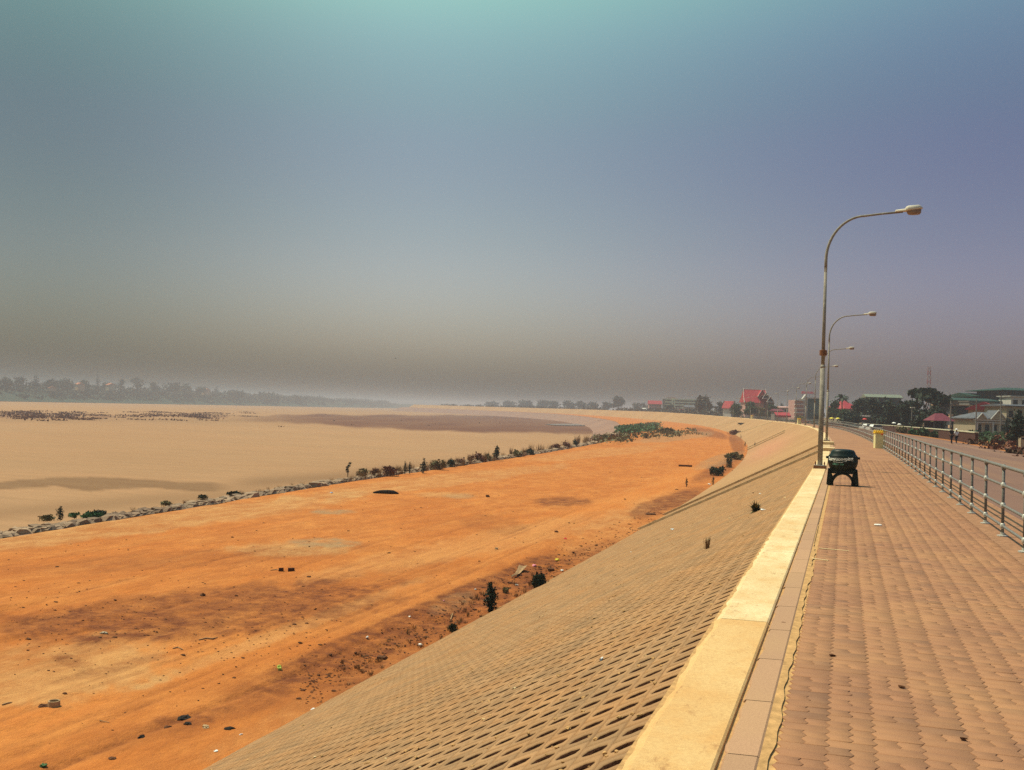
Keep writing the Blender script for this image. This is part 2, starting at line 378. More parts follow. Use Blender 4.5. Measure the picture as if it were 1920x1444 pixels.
M['plastic_red'] = simple('red_plastic', (.6, .04, .03), .5, .1, 9, bstr=0)
M['plastic_blue'] = simple('blue_white_plastic', (.55, .62, .8), .5, .1, 9, bstr=0)
M['lime'] = simple('lime_plastic', (.45, .55, .10), .5, .3, 19, bstr=0)
def wall(name, c): return simple(name, c, .85, .12, 1.2, bstr=.1)
M['w_white'] = wall('white_wall', (.50, .48, .44)); M['w_cream'] = wall('cream_wall', (.36, .31, .22)); M['w_grey'] = wall('grey_wall', (.19, .18, .165))
M['w_pink'] = wall('pink_wall', (.46, .28, .25)); M['w_tan'] = wall('tan_wall', (.52, .33, .20)); M['w_green'] = wall('pale_green_wall', (.60, .66, .50))
M['w_dark'] = wall('dark_timber', (.035, .04, .05)); M['w_brick'] = wall('brick_wall', (.07, .03, .022))
M['r_green'] = simple('green_roof', (.014, .045, .03), .6, .3, 2); M['r_red'] = simple('red_roof', (.36, .035, .045), .65, .25, 2)
M['r_maroon'] = simple('maroon_roof', (.15, .03, .045), .65, .25, 2); M['r_grey'] = simple('grey_tile_roof', (.10, .105, .12), .7, .3, 2)
M['r_olive'] = simple('olive_metal_roof', (.16, .18, .13), .6, .25, 2); M['r_orange'] = simple('orange_tile_roof', (.42, .13, .05), .7, .2, 2)
M['glass'] = simple('dark_glass', (.012, .016, .02), .15, .2, 1, bstr=0); M['greenglass'] = simple('green_glass', (.012, .075, .07), .2, .35, .6, bstr=0)
M['skin'] = simple('skin', (.25, .13, .08), .6, .1, 8, bstr=0); M['hair'] = simple('hair', (.01, .008, .007), .5, .1, 8, bstr=0)
M['cloth_dark'] = simple('dark_cloth', (.012, .014, .022), .85, .2, 8); M['cloth_white'] = simple('white_cloth', (.72, .70, .70), .85, .08, 8)
M['cloth_pink'] = simple('pinkish_cloth', (.45, .22, .20), .85, .08, 8)
M['sign_red'] = simple('red_sign', (.62, .05, .09), .5, .1, 5, bstr=0); M['carwhite'] = simple('car_white', (.7, .7, .68), .25, .05, 3, bstr=0)
M['carred'] = simple('car_red', (.5, .03, .03), .25, .05, 3, bstr=0); M['cardark'] = simple('car_dark', (.03, .035, .045), .25, .05, 3, bstr=0)
M['tyre'] = simple('tyre_rubber', (.015, .015, .015), .8, .2, 9); M['mastred'] = simple('mast_red', (.45, .07, .06), .6, .1, 5); 
M['wallcap'] = simple('pale_wall_cap', (.52, .50, .36), .85, .15, 2)
def water_mat():
    m, n, b = nodes('river_water'); b.inputs['Base Color'].default_value = (.12, .13, .12, 1); b.inputs['Roughness'].default_value = .12
    b.inputs['Specular IOR Level'].default_value = .5; k = noise(n, coords(n), .5, 3); bump(n, b, k, .08, .05); return m
M['water'] = water_mat()

# ---------------------------------------------------------------- haze (dry-season smoke)
hz = MB().box((0, 1500, 11.2), (9000, 9000, 40.4)).build('haze', bpy.data.materials.new('haze_air')); hz['kind'] = 'stuff'; hz.display_type = 'WIRE'
hm = hz.data.materials[0]; hm.use_nodes = True; hn = hm.node_tree; hn.nodes.clear()
pv = hn.nodes.new('ShaderNodeVolumePrincipled'); pv.inputs['Density'].default_value = HAZE_DENSITY; pv.inputs['Color'].default_value = HAZE_COLOR
pv.inputs['Anisotropy'].default_value = .15
ho = hn.nodes.new('ShaderNodeOutputMaterial'); hn.links.new(pv.outputs[0], ho.inputs['Volume'])

# ---------------------------------------------------------------- ground sheets
struct(MB().add([(-4300, -2800, -8.2), (4300, -2800, -8.2), (4300, 5800, -8.2), (-4300, 5800, -8.2)], [(0, 1, 2, 3)]).build('ground', M['base']))
# river sand: polar sheet round the viewpoint's side of the river
az = np.radians(np.concatenate([np.linspace(-110, -50, 20, endpoint=False), np.linspace(-50, 12, 330)]))   # from +Y, negative = left
rr = np.geomspace(22, 5200, 300)
A, Rr = np.meshgrid(az, rr, indexing='ij')
X, Y = (Rr*np.sin(A)).ravel(), (Rr*np.cos(A)).ravel()
Z = SAND_Z+.5*(fbm(X/60, Y/60, 4, 2)-.5)*ss(30, 120, np.hypot(X, Y))*(1-ss(700, 1000, np.hypot(X, Y)))
P3 = np.stack([X, Y, np.full_like(X, SAND_Z)], -1); px, py = proj(P3)
wob = (vn(px/35, py*0+3, 5)-.5)*5+(vn(px/9, py*.3, 6)-.5)*2.2
up = np.interp(px, [380, 560, 770, 914, 1100, 1180], [784, 777, 779, 778, 776, 776]); lo = np.interp(px, [380, 560, 770, 914, 1100, 1180], [786, 793, 806, 810, 813, 808])
pyw = py+wob*.6
mud = ss(-1.5, 1.5, pyw-up)*(1-ss(-2.5, 3, pyw-lo))*ss(380, 620, px)
mud = np.maximum(mud, .75*np.exp(-((py-779-(px)*.006+wob*.5)/2.6)**2)*(1-ss(430, 520, px))*ss(.35, .6, vn(px/22, py/2.5, 9)))
mud = mud*(.78+.22*vn(px/60, py/3, 12))
zx = [0, 40, 100, 167, 233, 283, 333, 400, 440, 700]; u2 = [902, 897, 895, 892.5, 895, 898, 903, 903, 908, 905]; l2 = [916, 914, 911, 920, 914, 913, 918, 920, 916, 905]
d1 = ss(-2, 2, pyw-np.interp(px, zx, u2))*(1-ss(-1.5, 1.5, pyw-np.interp(px, zx, l2)))*(1-ss(380, 450, px))
d2 = ss(390, 500, px)*np.exp(-((py-np.interp(px, [400, 640, 900], [908, 893, 865]))/11)**2)*.75*(1-ss(700, 1000, px))
d3 = np.exp(-((py-np.interp(px, [-200, 0, 300, 500], [985, 962, 935, 925]))/13)**2)*.55*(1-ss(420, 600, px))
d4 = .35*np.exp(-((py-789-wob)/5)**2)*(1-ss(500, 700, px))
damp = np.clip(d1+d2+d3+d4, 0, 1)
so_ = np_mesh('river_sand', np.stack([X, Y, Z], -1), [grid_faces(len(az), len(rr))[:, ::-1]], M['sand'], smooth=True, attr={'mud': mud, 'damp': damp}); struct(so_)
# narrow pool left in the sand
pw = [unp(x, y, SAND_Z) for x, y in ((1020, 796), (1060, 795.2), (1110, 795.8), (1150, 796.6), (1130, 798.4), (1080, 799), (1040, 798.2))]
struct(MB().add([(p[0], p[1], SAND_Z+.30) for p in pw], [tuple(range(len(pw)))]).build('shallow_water', M['water']))

# dirt terrace between the slope and the river
ss_ = np.concatenate([np.linspace(-14, 6, 30, endpoint=False), np.geomspace(6, 1600, 620)])
tf = np.linspace(0, 1, 230)**1.15
Sg, Fg = np.meshgrid(ss_, tf, indexing='ij')
Tg = (T_TOE+.25)*(1-Fg)+touter(Sg)*Fg
Tg = Tg+Fg*(fbm(Sg/5, Sg*0, 3, 4)-.5)*.7
Zg = terrace_h(Tg, Sg)
co = PT(Tg, Sg, Zg).reshape(-1, 3); px, py = proj(co)
nz = vn(px/30, py/14, 3)*.6+vn(px/11, py/6, 4)*.4
def ell(cx, cy, rx, ry, sl=0, soft=.5):
    dy = py-cy-sl*(px-cx); d = ((px-cx)/rx)**2+(dy/ry)**2+(nz-.5)*1.2
    return 1-ss(1-soft, 1+soft, d)
rust = sum([ell(390, 1150, 330, 46, -.10)*.85, ell(130, 1175, 190, 30, 0)*.6, ell(700, 1090, 200, 20, -.2)*.3, ell(330, 1050, 330, 16, -.06)*.3, ell(200, 1400, 240, 20, -.3)*.3, ell(1055, 941, 52, 9)*.9, ell(800, 1163, 150, 30, -.42)*1.0, ell(740, 1180, 120, 26, -.42)*.5,
            ell(960, 1085, 90, 22, -.45)*.8, ell(1240, 948, 60, 16, -.3)*.8, ell(1275, 935, 50, 16, -.3)*.6, ell(1345, 882, 50, 14, -.4)*.8, ell(1330, 812, 40, 7, .25)*.8,
            ell(620, 1235, 150, 18, -.5)*.3, ell(345, 1350, 60, 9, 0)*.5, ell(450, 1330, 160, 18, -.4)*.3, ell(1380, 825, 14, 26, .9)*.8, ell(930, 985, 60, 18, .05)*.3,
            ell(1130, 1030, 90, 15, -.3)*.5, ell(130, 1240, 40, 12, .3)*.5, ell(200, 1255, 120, 9, -.25)*.5])
rust = np.clip(rust, 0, 1)
pale = np.clip(sum([ell(90, 1260, 230, 60, -.1)*.75, ell(540, 1030, 110, 14)*.9, ell(830, 928, 60, 6)*.6, ell(250, 985, 420, 18, -.13)*.8, ell(800, 905, 260, 12, -.12)*.6, ell(1120, 850, 140, 8, -.1)*.5,
            ell(900, 1020, 330, 22, -.2)*.35, ell(1290, 785, 90, 8, 0)*.9, ell(1410, 830, 60, 9, .5)*.4, ell(520, 1190, 260, 12, -.38)*.45, ell(1180, 985, 120, 40, -.4)*.35, ell(560, 1330, 200, 22, -.5)*.3]), 0, 1)
track = np.exp(-((Tg.ravel()+14.5+.6*np.sin(Sg.ravel()/19))/1.55)**4)*(1-ss(90, 160, Sg.ravel()))*.9
line = np.exp(-((Tg.ravel()+12.0+.25*np.sin(Sg.ravel()/5))/.10)**2)*(1-ss(24, 30, Sg.ravel()))+.6*np.exp(-((Tg.ravel()+16.6+.5*np.sin(Sg.ravel()/13))/.12)**2)*(1-ss(30, 45, Sg.ravel()))
T_, S_2 = Tg.ravel(), Sg.ravel()
toe = ss(-12.5, -12.0, T_+.5*(vn(S_2*.9, S_2*0, 51)-.5))*ss(16, 22, S_2)*(1-ss(36, 47, S_2))*(.45+.75*fbm(T_*2.2, S_2*1.1, 4, 52))
berm = np.exp(-((T_+12.25)/.16)**2)*ss(18, 22, S_2)*(1-ss(33, 38, S_2))
rust = rust+toe*1.1+berm*.9
RUT = lambda t, s: sum(a*np.exp(-((t-c-w_*np.sin(s/l_+p_))/.085)**2)*(1-ss(45, 80, s)) for c, w_, l_, p_, a in RUTS)
rust = rust+.42*RUT(T_, S_2)*(.3+.9*vn(T_*2, S_2*.6, 61))
rust = np.clip(rust+.9*line*(.3+.7*vn(Sg.ravel()*1.5, Sg.ravel()*0, 17)), 0, 1)
grey = np.clip(ell(600, 1018, 70, 9)*.8+ell(630, 960, 42, 5)*.9+ell(860, 930, 30, 5)*.5+ell(1345, 865, 45, 10, -.3)*.6+ell(1265, 820, 70, 7, -.1)*.6+ell(850, 1130, 40, 16, -.4)*.3, 0, 1)
struct(np_mesh('dirt_terrace', co, [grid_faces(len(ss_), len(tf))], M['terrace'], smooth=True, attr={'rust': rust, 'pale': pale, 'grey': grey, 'track': track}))
# pale rammed edge and riprap bank falling from the terrace to the sand
sb = np.concatenate([np.linspace(-14, 6, 10, endpoint=False), np.geomspace(6, 1600, 300)])
prof = [(.05, -.02), (-.5, -.10), (-2.0, -.35), (-4.0, -.75), (-7.5, -2.2), (-12, -3.6), (-16, -6)]
Sb = np.repeat(sb[:, None], len(prof), 1); Tb = touter(sb)[:, None]+np.array([p[0] for p in prof])[None]+(fbm(Sb/4, Sb*0+2, 3, 6)-.5)*.6
Zb = tz(sb)[:, None]+np.array([p[1] for p in prof])[None]+(fbm(Sb/1.5, Tb, 3, 7)-.5)*.25
struct(np_mesh('river_bank', PT(Tb, Sb, Zb).reshape(-1, 3), [grid_faces(len(sb), len(prof))], M['mud'], smooth=True))

# ---------------------------------------------------------------- embankment slope
S_BLK = 60.0
sf = np.concatenate([np.linspace(-14, 20, 40, endpoint=False), np.linspace(20, S_BLK, 20, endpoint=False), np.geomspace(S_BLK, 1600, 260)])
tt = np.linspace(T_TOP, T_TOE-.35, 28)
Sg, Tg = np.meshgrid(sf, tt, indexing='ij')
Zg = slope_z(Tg, Sg)
dp = np.where(Sg < S_BLK+.01, .12, .004); Zg = Zg-dp
# soil bed under the open blocks, then the same slope seen too far off to tell blocks apart
near_n = int((sf <= S_BLK+.01).sum())
struct(np_mesh('slope_bed', PT(Tg[:near_n], Sg[:near_n], Zg[:near_n]).reshape(-1, 3), [grid_faces(near_n, len(tt))[:, ::-1]], M['soil_and_shade'], smooth=True))
cof = PT(Tg[near_n-1:], Sg[near_n-1:], Zg[near_n-1:]+.12*(Sg[near_n-1:] < S_BLK+.01)).reshape(-1, 3); px, py = proj(cof)
pink = np.exp(-(((px-1440)/45)**2+((py-842-(1440-px)*.45)/16)**2))
struct(np_mesh('far_embankment_slope', cof, [grid_faces(len(sf)-near_n+1, len(tt))[:, ::-1]], M['farslope'], smooth=True, attr={'pink': pink}))
# open concrete blocks: 0.20 down the slope, 0.28 along it, every second row shifted by half
ew, el_ = .198/2, .277/2
out = [(-ew, -el_), (0, -el_), (ew, -el_), (ew, 0), (ew, el_), (0, el_), (-ew, el_), (-ew, 0)]
hw, hl = .074, .068
hole = [(hw*math.copysign(abs(math.cos(a))**.8, math.cos(a)), hl*math.copysign(abs(math.sin(a))**.8, math.sin(a))) for a in [math.radians(x) for x in (225, 270, 315, 0, 45, 90, 135, 180)]]
o_in = [(x*.95, y*.965) for x, y in out]; h_lip = [(x*1.14, y*1.16) for x, y in hole]
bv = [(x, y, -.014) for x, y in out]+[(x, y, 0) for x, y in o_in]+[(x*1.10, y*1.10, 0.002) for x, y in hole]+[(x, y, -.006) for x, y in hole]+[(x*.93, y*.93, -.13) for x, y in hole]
bf = []
for k in range(8):
    j = (k+1) % 8
    for r in range(4): bf.append((r*8+k, r*8+j, (r+1)*8+j, (r+1)*8+k))
bv = np.array(bv); bf = np.array(bf)
SLK = (T_TOP-T_TOE)/math.hypot(T_TOP-T_TOE, 4.48); nrow = int(math.hypot(T_TOP-T_TOE, 4.48)/.2)
cen = []
for r in range(nrow+1):
    t0 = T_TOP-(r+.5)*.2*SLK
    if t0 < T_TOE-.2: break
    s = (.14 if r % 2 else 0)+max(0.6, 1.5-t0*.55)
    s = math.floor(s/.28)*.28+(.14 if r % 2 else 0)
    while s < S_BLK-.1: cen.append((t0, s)); s += .28
cen = np.array(cen)
cw = PT(cen[:, 0], cen[:, 1], slope_z(cen[:, 0], cen[:, 1])); bx, by = proj(cw)
dist = np.linalg.norm(cw-CN, axis=1); vis = (bx > -10) & (bx < 1930) & (by < 1450) & (by > 0)
order = np.argsort(np.where(vis, dist, 1e9))[:296]; near_mask = np.zeros(len(cen), bool); near_mask[order] = True
slope = thing('embankment_slope', None, None, (0, 0, 0)); slope['kind'] = 'structure'
ang = math.atan2(4.48, T_TOP-T_TOE)
bme = None
for t0, s0 in cen[near_mask]:
    if bme is None:
        o = np_mesh('concrete_block', bv, [bf], M['block'], slope); bme = o.data; bme.materials.append(M['soil_and_shade']); bme.polygons.foreach_set('material_index', ([0, 0, 0, 1]*8))  # hole walls coloured dark: the shade inside is painted on
    else:
        o = bpy.data.objects.new('concrete_block', bme); COL.objects.link(o); o.parent = slope
    o.location = PT(t0, s0, float(slope_z(t0, s0))+.002*random.uniform(-1, 1)).tolist(); o.rotation_euler = (random.uniform(-.012, .012), -ang+random.uniform(-.012, .012), random.uniform(-.01, .01))
    o.rotation_mode = 'XYZ'
rest = cen[~near_mask]
LT = bv[None, :, 0]*math.cos(ang)+rest[:, None, 0]*1.0-bv[None, :, 2]*math.sin(ang); LS = bv[None, :, 1]+rest[:, None, 1]
jz = rng.uniform(-.004, .004, (len(rest), 1))
LZ = slope_z(rest[:, 0], rest[:, 1])[:, None]+bv[None, :, 0]*math.sin(ang)+bv[None, :, 2]*math.cos(ang)+jz
fa = (bf[None]+(np.arange(len(rest))*len(bv))[:, None, None]).reshape(-1, 4)
o = np_mesh('concrete_blocks', PT(LT, LS, LZ).reshape(-1, 3), [fa], M['block'], slope); o['kind'] = 'stuff'; o.data.materials.append(M['soil_and_shade']); o.data.polygons.foreach_set('material_index', ([0, 0, 0, 1]*8*len(rest)))  # same painted shade on the walls of these holes
# sand and grass lying in and between the holes: crumbs
MBc = MB(); rg = random.Random(5)
for i in range(900):
    s = 4+28*rg.random()**1.5; t = -1.0-rg.random()*min(8.6, s*.85); p = PT(t, s, float(slope_z(t, s))+.004)
    r = rg.uniform(.006, .02); MBc.blob(tuple(p), (r, r*rg.uniform(.7, 1.5), r*.6), .3, i, 5, 4)
tag(MBc.build('gravel_crumbs', M['joint']), 'small sand crumbs and chips strewn over the holed blocks', 'gravel', kind='stuff')

# concrete ribs running down the slope (stair strings / drains)
def rib(label, s_top, s_toe, t0=T_TOP, t1=T_TOE-.2, wd=.28, ht=.13):
    mb = MB(); n = 14; vs = []
    for i in range(n+1):
        f = i/n; t = t0+(t1-t0)*f; s = s_top+(s_toe-s_top)*f
        z = float(slope_z(t, s))
        for ds, dz in ((-wd/2, -.1), (-wd/2, ht), (wd/2, ht), (wd/2, -.1)): vs.append(tuple(PT(t, s+ds, z+dz)))
    fs = [(i*4+a, i*4+a+1, i*4+a+5, i*4+a+4) for i in range(n) for a in range(3)]+[(0, 1, 2, 3), (n*4+3, n*4+2, n*4+1, n*4)]
    return tag(mb.add(vs, fs).build('slope_rib', M['rib']), label, 'concrete rib', 'concrete ribs running down the slope')
rib('nearest pale concrete rib running down the slope from beside the first lamp post', 50.0, 53.2)
rib('second pale concrete rib down the slope, just beyond the nearest one', 62.0, 61.6)
rib('thin rib of the middle pair stopping short of the path, nearer of the two', 186, 190, -3.6, wd=.5, ht=.2)
rib('thin rib of the middle pair stopping short of the path, farther of the two', 197, 202, -3.2, wd=.5, ht=.2)
rib('faint far rib reaching from path to toe beyond the middle pair', 288, 318, -1.2, wd=.7, ht=.25)
rib('faintest and farthest rib on the slope near the end of the dirt terrace', 395, 440, -3.5, wd=.8, ht=.3)

# ---------------------------------------------------------------- promenade
sg = np.concatenate([np.linspace(-14, 30, 30, endpoint=False), np.linspace(30, 140, 60, endpoint=False), np.geomspace(140, 1600, 150)])
def strip(name, ts_, zf, mat, s=sg, tagk=True):
    S_, T_ = np.meshgrid(s, np.array(ts_), indexing='ij'); Z_ = rise(S_)+np.vectorize(zf)(T_)
    o = np_mesh(name, PT(T_, S_, Z_).reshape(-1, 3), [grid_faces(len(s), len(ts_))[:, ::-1]], mat, smooth=True)
    return struct(o) if tagk else o
strip('path_bed', [-.94, -.5, -.3, .5, 2.05, 2.10], lambda t: -.008, M['joint'])
S_PV = 42.0
sp2 = np.concatenate([np.linspace(S_PV, 140, 50, endpoint=False), np.geomspace(140, 1600, 150)])
strip('far_path', [-.33, .5, 1.3, 2.12], lambda t: -.003, M['paver'], sp2)
def pv_out(L=.1115, Wd=.2237, zg=.015):
    a, b_ = L/2, Wd/2
    r = [(b_, -a), (b_+zg, -a*.45), (b_-zg, a*.45), (b_, a)]; l = [(-b_, a), (-b_-zg, a*.45), (-b_+zg, -a*.45), (-b_, -a)]
    r = [(b_, -a), (b_+zg*.9, -a*.5), (b_-zg*.9, a*.5), (b_, a)]; l = [(-b_, a), (-b_-zg*.9, a*.5), (-b_+zg*.9, -a*.5), (-b_, -a)]
    # both sides follow the same zig-zag so that neighbours interlock
    l = [(x-Wd, y) for x, y in r][::-1]
    return r+l
npo = 8
def pv_mesh(wd):
    po = pv_out(Wd=wd); cx = -0.0
    v = [(x, y, -.03) for x, y in po]+[(x, y, -.0022) for x, y in po]+[(x*(1-.0050/wd), y*.97, 0) for x, y in po]
    return np.array(v)
f4 = []
for k in range(npo):
    j = (k+1) % npo; f4 += [(k, j, npo+j, npo+k), (npo+k, npo+j, 2*npo+j, 2*npo+k)]
pvf4 = np.array(f4); pvt = np.array([[2*npo+k for k in range(npo)]])
pieces = {0: pv_mesh(.2237), 1: pv_mesh(.1113)}     # whole and half blocks
pc = []; r = 0; s = 2.6
while s < S_PV:
    t = -.155; col_ = 0
    while t < 2.06:
        if _h(np.float64(r), np.float64(col_), 3) < (.80 if r % 2 else .12): pc += [(t-.05625, s, 1), (t+.05625, s, 1)]
        else: pc.append((t, s, 0))
        t += .225; col_ += 1
    s += .1125; r += 1
pc = np.array(pc)
pcw = PT(pc[:, 0], pc[:, 1], rise(pc[:, 1])); bx, by = proj(pcw); dist = np.linalg.norm(pcw-CN, axis=1); vis = (bx > -10) & (bx < 1930) & (by < 1455)
order = np.argsort(np.where(vis, dist, 1e9))[:296]; nm = np.zeros(len(pc), bool); nm[order] = True
pav = thing('paved_path', None, None); pav['kind'] = 'structure'
pme = {}
for t0, s0, kd_ in pc[nm]:
    kd_ = int(kd_)
    if kd_ not in pme: o = np_mesh('paving_block', pieces[kd_], [pvf4, pvt], M['paver'], pav); pme[kd_] = o.data
    else: o = bpy.data.objects.new('paving_block', pme[kd_]); COL.objects.link(o); o.parent = pav
    o.location = (float(t0), float(s0), random.uniform(-.0022, .0022)); o.rotation_euler = (random.uniform(-.007, .007), random.uniform(-.006, .006), random.uniform(-.006, .006))
vv, ff, tt8, n0 = [], [], [], 0
for kd_ in (0, 1):
    rest = pc[(~nm) & (pc[:, 2] == kd_)]; pvv = pieces[kd_]; a1 = rng.uniform(-.007, .007, (len(rest), 1)); a2 = rng.uniform(-.006, .006, (len(rest), 1))
    LZ = rise(rest[:, 1])[:, None]+pvv[None, :, 2]+rng.uniform(-.0022, .0022, (len(rest), 1))+a1*pvv[None, :, 1]+a2*pvv[None, :, 0]
    base_ = n0+(np.arange(len(rest))*len(pvv))[:, None, None]; n0 += len(rest)*len(pvv)
    vv.append(PT(rest[:, None, 0]+pvv[None, :, 0], rest[:, None, 1]+pvv[None, :, 1], LZ).reshape(-1, 3)); ff.append((pvf4[None]+base_).reshape(-1, 4)); tt8.append((pvt[None]+base_).reshape(-1, npo))
o = np_mesh('paving_blocks', np.concatenate(vv), [np.concatenate(ff), np.concatenate(tt8)], M['paver'], pav); o['kind'] = 'stuff'
# coping slabs on the river side and the kerb row beside them
def slabrow(parent, name, s0, s1, ta, tb, h, mat, gap=.012, lip=0.0, seed=0, top_var=.004):
    rg = random.Random(seed+int(s0*10)); n = max(2, int((s1-s0)/.16)) if s0 < 20 else 3; vs = []
    for i in range(n+1):
        s = s0+gap/2+(s1-s0-gap)*i/n; z = float(rise(s)); e = rg.uniform(-1, 1)*(.017 if s < 15 else .005)
        row = [(ta-.05+e*1.5, -.10), (ta-lip+e, h-.035), (ta+.025+e*.5, h-.004), (tb-.012, h), (tb, h-.01), (tb, -.03)]
        for t, dz in row: vs.append(tuple(PT(t, s, z+dz)))
    m = 6; fs = [(i*m+k, (i+1)*m+k, (i+1)*m+k+1, i*m+k+1)[::-1] for i in range(n) for k in range(m-1)]
    fs += [tuple(range(m))[::-1], tuple(n*m+k for k in range(m))]
    return MB().add(vs, fs).build(name, mat, parent)
cop = thing('coping', None, None); cop['kind'] = 'structure'
edges = [-6, -.4, 3.85, 8.1, 12.4, 16.8, 21.2, 25.6, 30, 34.4, 38.8, 43.2, 47.5, 49.9]
for a, b_ in zip(edges[:-1], edges[1:]): slabrow(cop, 'coping_slab', a, b_, -.90, -.52, .020, M['coping_worn' if a < 8 else 'coping'], lip=.03)
e2 = np.arange(62.2, 620, 6.2)
for a in e2: slabrow(cop, 'coping_slab', a, a+6.2, -.92, -.50, .06, M['coping'])
strip('far_coping', [-.95, -.5], lambda t: .03, M['coping'], np.geomspace(619, 1600, 60))
for a, b_ in ((49.95, 51.2), (60.9, 62.15)):
    slabrow(cop, 'coping_step', a, b_, -.95, -.30, .17, M['coping'])
slabrow(cop, 'landing_slab', 51.25, 60.85, -.92, -.50, .02, M['rib'])
krb = thing('kerb', None, None); krb['kind'] = 'structure'
s = -3.1; i = 0
while s < 150:
    L = 1.0+.04*math.sin(i*3.7); slabrow(krb, 'kerbstone', s, s+L, -.516, -.338, .014, M['kerb'], gap=.01, lip=0, seed=3); s += L; i += 1
# mortar fillet between kerb and pavers (wavy edge), thins out after ten metres
nm_ = 180; sv = np.linspace(0, 16, nm_)
wv = .062*ss(0, 2, 14-sv)*(.45+.7*vn(sv*1.1, sv*0, 41))+.006*np.sin(sv*56)
mc = np.stack([PT(-.342, sv, .006), PT(-.335+np.clip(wv, .006, .075), sv, .0035+0*sv)], 1).reshape(-1, 3)
struct(np_mesh('mortar_strip', mc, [grid_faces(nm_, 2)[:, ::-1]], M['joint']))
# verge under the fence, road beyond
strip('fence_verge', [1.975, 2.3, 2.9], lambda t: -.004-.01*(t > 2.5), M['verge'])
def rz_(t): return -.02-.062*(t-2.75)
strip('road', [2.75, 5, 7.5, 10, 12.4], rz_, M['asphalt'])
strip('road_verge', [12.35, 13.2, 15.5, 19, 30], lambda t: float(np.interp(t, [12.3, 13.2, 15.5, 19, 30], [-.622, -.60, -.95, -1.35, -1.4])), M['orangefield'])
# town ground to the right
xt = np.geomspace(29.5, 2600, 40); St, Tt = np.meshgrid(sg, xt, indexing='ij')
Zt = rise(St)-1.42+1.0*ss(40, 120, Tt)+.25*(fbm(Tt/25, St/25, 3, 2)-.5)
struct(np_mesh('town_ground', PT(Tt, St, Zt).reshape(-1, 3), [grid_faces(len(sg), len(xt))[:, ::-1]], M['town'], smooth=True))

# ---------------------------------------------------------------- street lamps
LH = 8.25
def make_lamp(label):
    t = thing('street_lamp', label, 'street lamp', group='street lamps along the coping')
    mb = MB(); mb.tube([(0, 0, .06), (0, 0, 3.2)], [.079, .075], 14); mb.tube([(0, 0, 3.2), (0, 0, 6.35)], [.058, .047], 12); mb.lathe([(.079, 3.16), (.079, 3.2), (.058, 3.26)], 14)
    pole = mb.build('pole', M['polesteel'], t, True)
    MB().box((0, .0, 1.05), (.05, .185, .30)).build('service_hatch', M['polesteel'], pole)
    pts = [(0, 0, 6.2), (0, 0, 6.6)]
    for i in range(1, 15):
        a = math.pi/2*i/14; pts.append((1.15*(1-math.cos(a)), 0, 6.6+1.38*math.sin(a)))
    pts += [(1.6, 0, 8.03), (2.25, 0, 8.08)]
    MB().tube(pts, [.048]*2+[.045-.012*i/15 for i in range(16)], 10).build('arm', M['polesteel'], t, True)
    # luminaire: square neck, tapered housing and a bulging lens below
    h = MB(); n = 12; secs = [(2.02, .07, .03, 8.075), (2.04, .09, .055, 8.08), (2.31, .10, .065, 8.105), (2.33, .15, .10, 8.115), (2.40, .18, .125, 8.125), (2.70, .17, .115, 8.155), (2.78, .12, .05, 8.17), (2.82, .05, .015, 8.175)]
    vs = []
    for x, hw_, hh, zc in secs:
        for k in range(n):
            a = 2*math.pi*k/n; c, s_ = math.cos(a), math.sin(a)
            vs.append((x, hw_*math.copysign(abs(c)**.4, c), zc+(hh if s_ > 0 else hh*.25)*math.copysign(abs(s_)**.4, s_)))
    fs = [(i*n+k, i*n+(k+1) % n, (i+1)*n+(k+1) % n, (i+1)*n+k) for i in range(len(secs)-1) for k in range(n)]+[tuple(range(n))[::-1], tuple((len(secs)-1)*n+k for k in range(n))]
    hd = h.add(vs, fs).build('lamp_head', M['lamphead'], t, True)
    mb = MB(); prof = [(.05, -.125), (.13, -.115), (.16, -.07), (.165, .03)]
    vs = [(2.57+r*1.3*math.cos(2*math.pi*k/14), r*math.sin(2*math.pi*k/14), 8.105+z) for r, z in prof for k in range(14)]
    fs = [(i*14+k, i*14+(k+1) % 14, (i+1)*14+(k+1) % 14, (i+1)*14+k) for i in range(3) for k in range(14)]+[tuple(range(14))[::-1]]
    mb.add(vs, fs).build('lens', M['lens'], hd, True)
    MB().box((0, 0, .012), (.40, .40, .10), top=.94).build('footing', M['rust'], t)
    MB().box((0, 0, .072), (.34, .34, .018)).build('base_plate', M['galvlite'], t)
    for sx in (-1, 1):
        for sy in (-1, 1): MB().lathe([(.016, .08), (.016, .135), (.026, .135), (.026, .155), (.010, .16), (.010, .19)], 8, (sx*.135, sy*.135, 0)).build('bolt', M['rust'], t)
    return t
lamp_s = [33.6, 67.5, 102, 138, 173, 209, 243, 277, 312, 343, 374, 405, 436, 468, 500, 532, 564, 596, 630]
lab = {0: 'nearest and tallest looking street lamp, grey pole rising beside the dark green bin', 1: 'second street lamp, its pole partly behind the nearest pole', 2: 'third street lamp arm, small head just above the second pole line',
       3: 'fourth street lamp, small curved arm crossing behind the nearest pole', 4: 'fifth street lamp where the path starts to bend left'}
ordn = ['sixth', 'seventh', 'eighth', 'ninth', 'tenth', 'eleventh', 'twelfth', 'thirteenth', 'fourteenth', 'fifteenth', 'sixteenth', 'seventeenth', 'eighteenth', 'nineteenth']
L0 = make_lamp(lab[0])
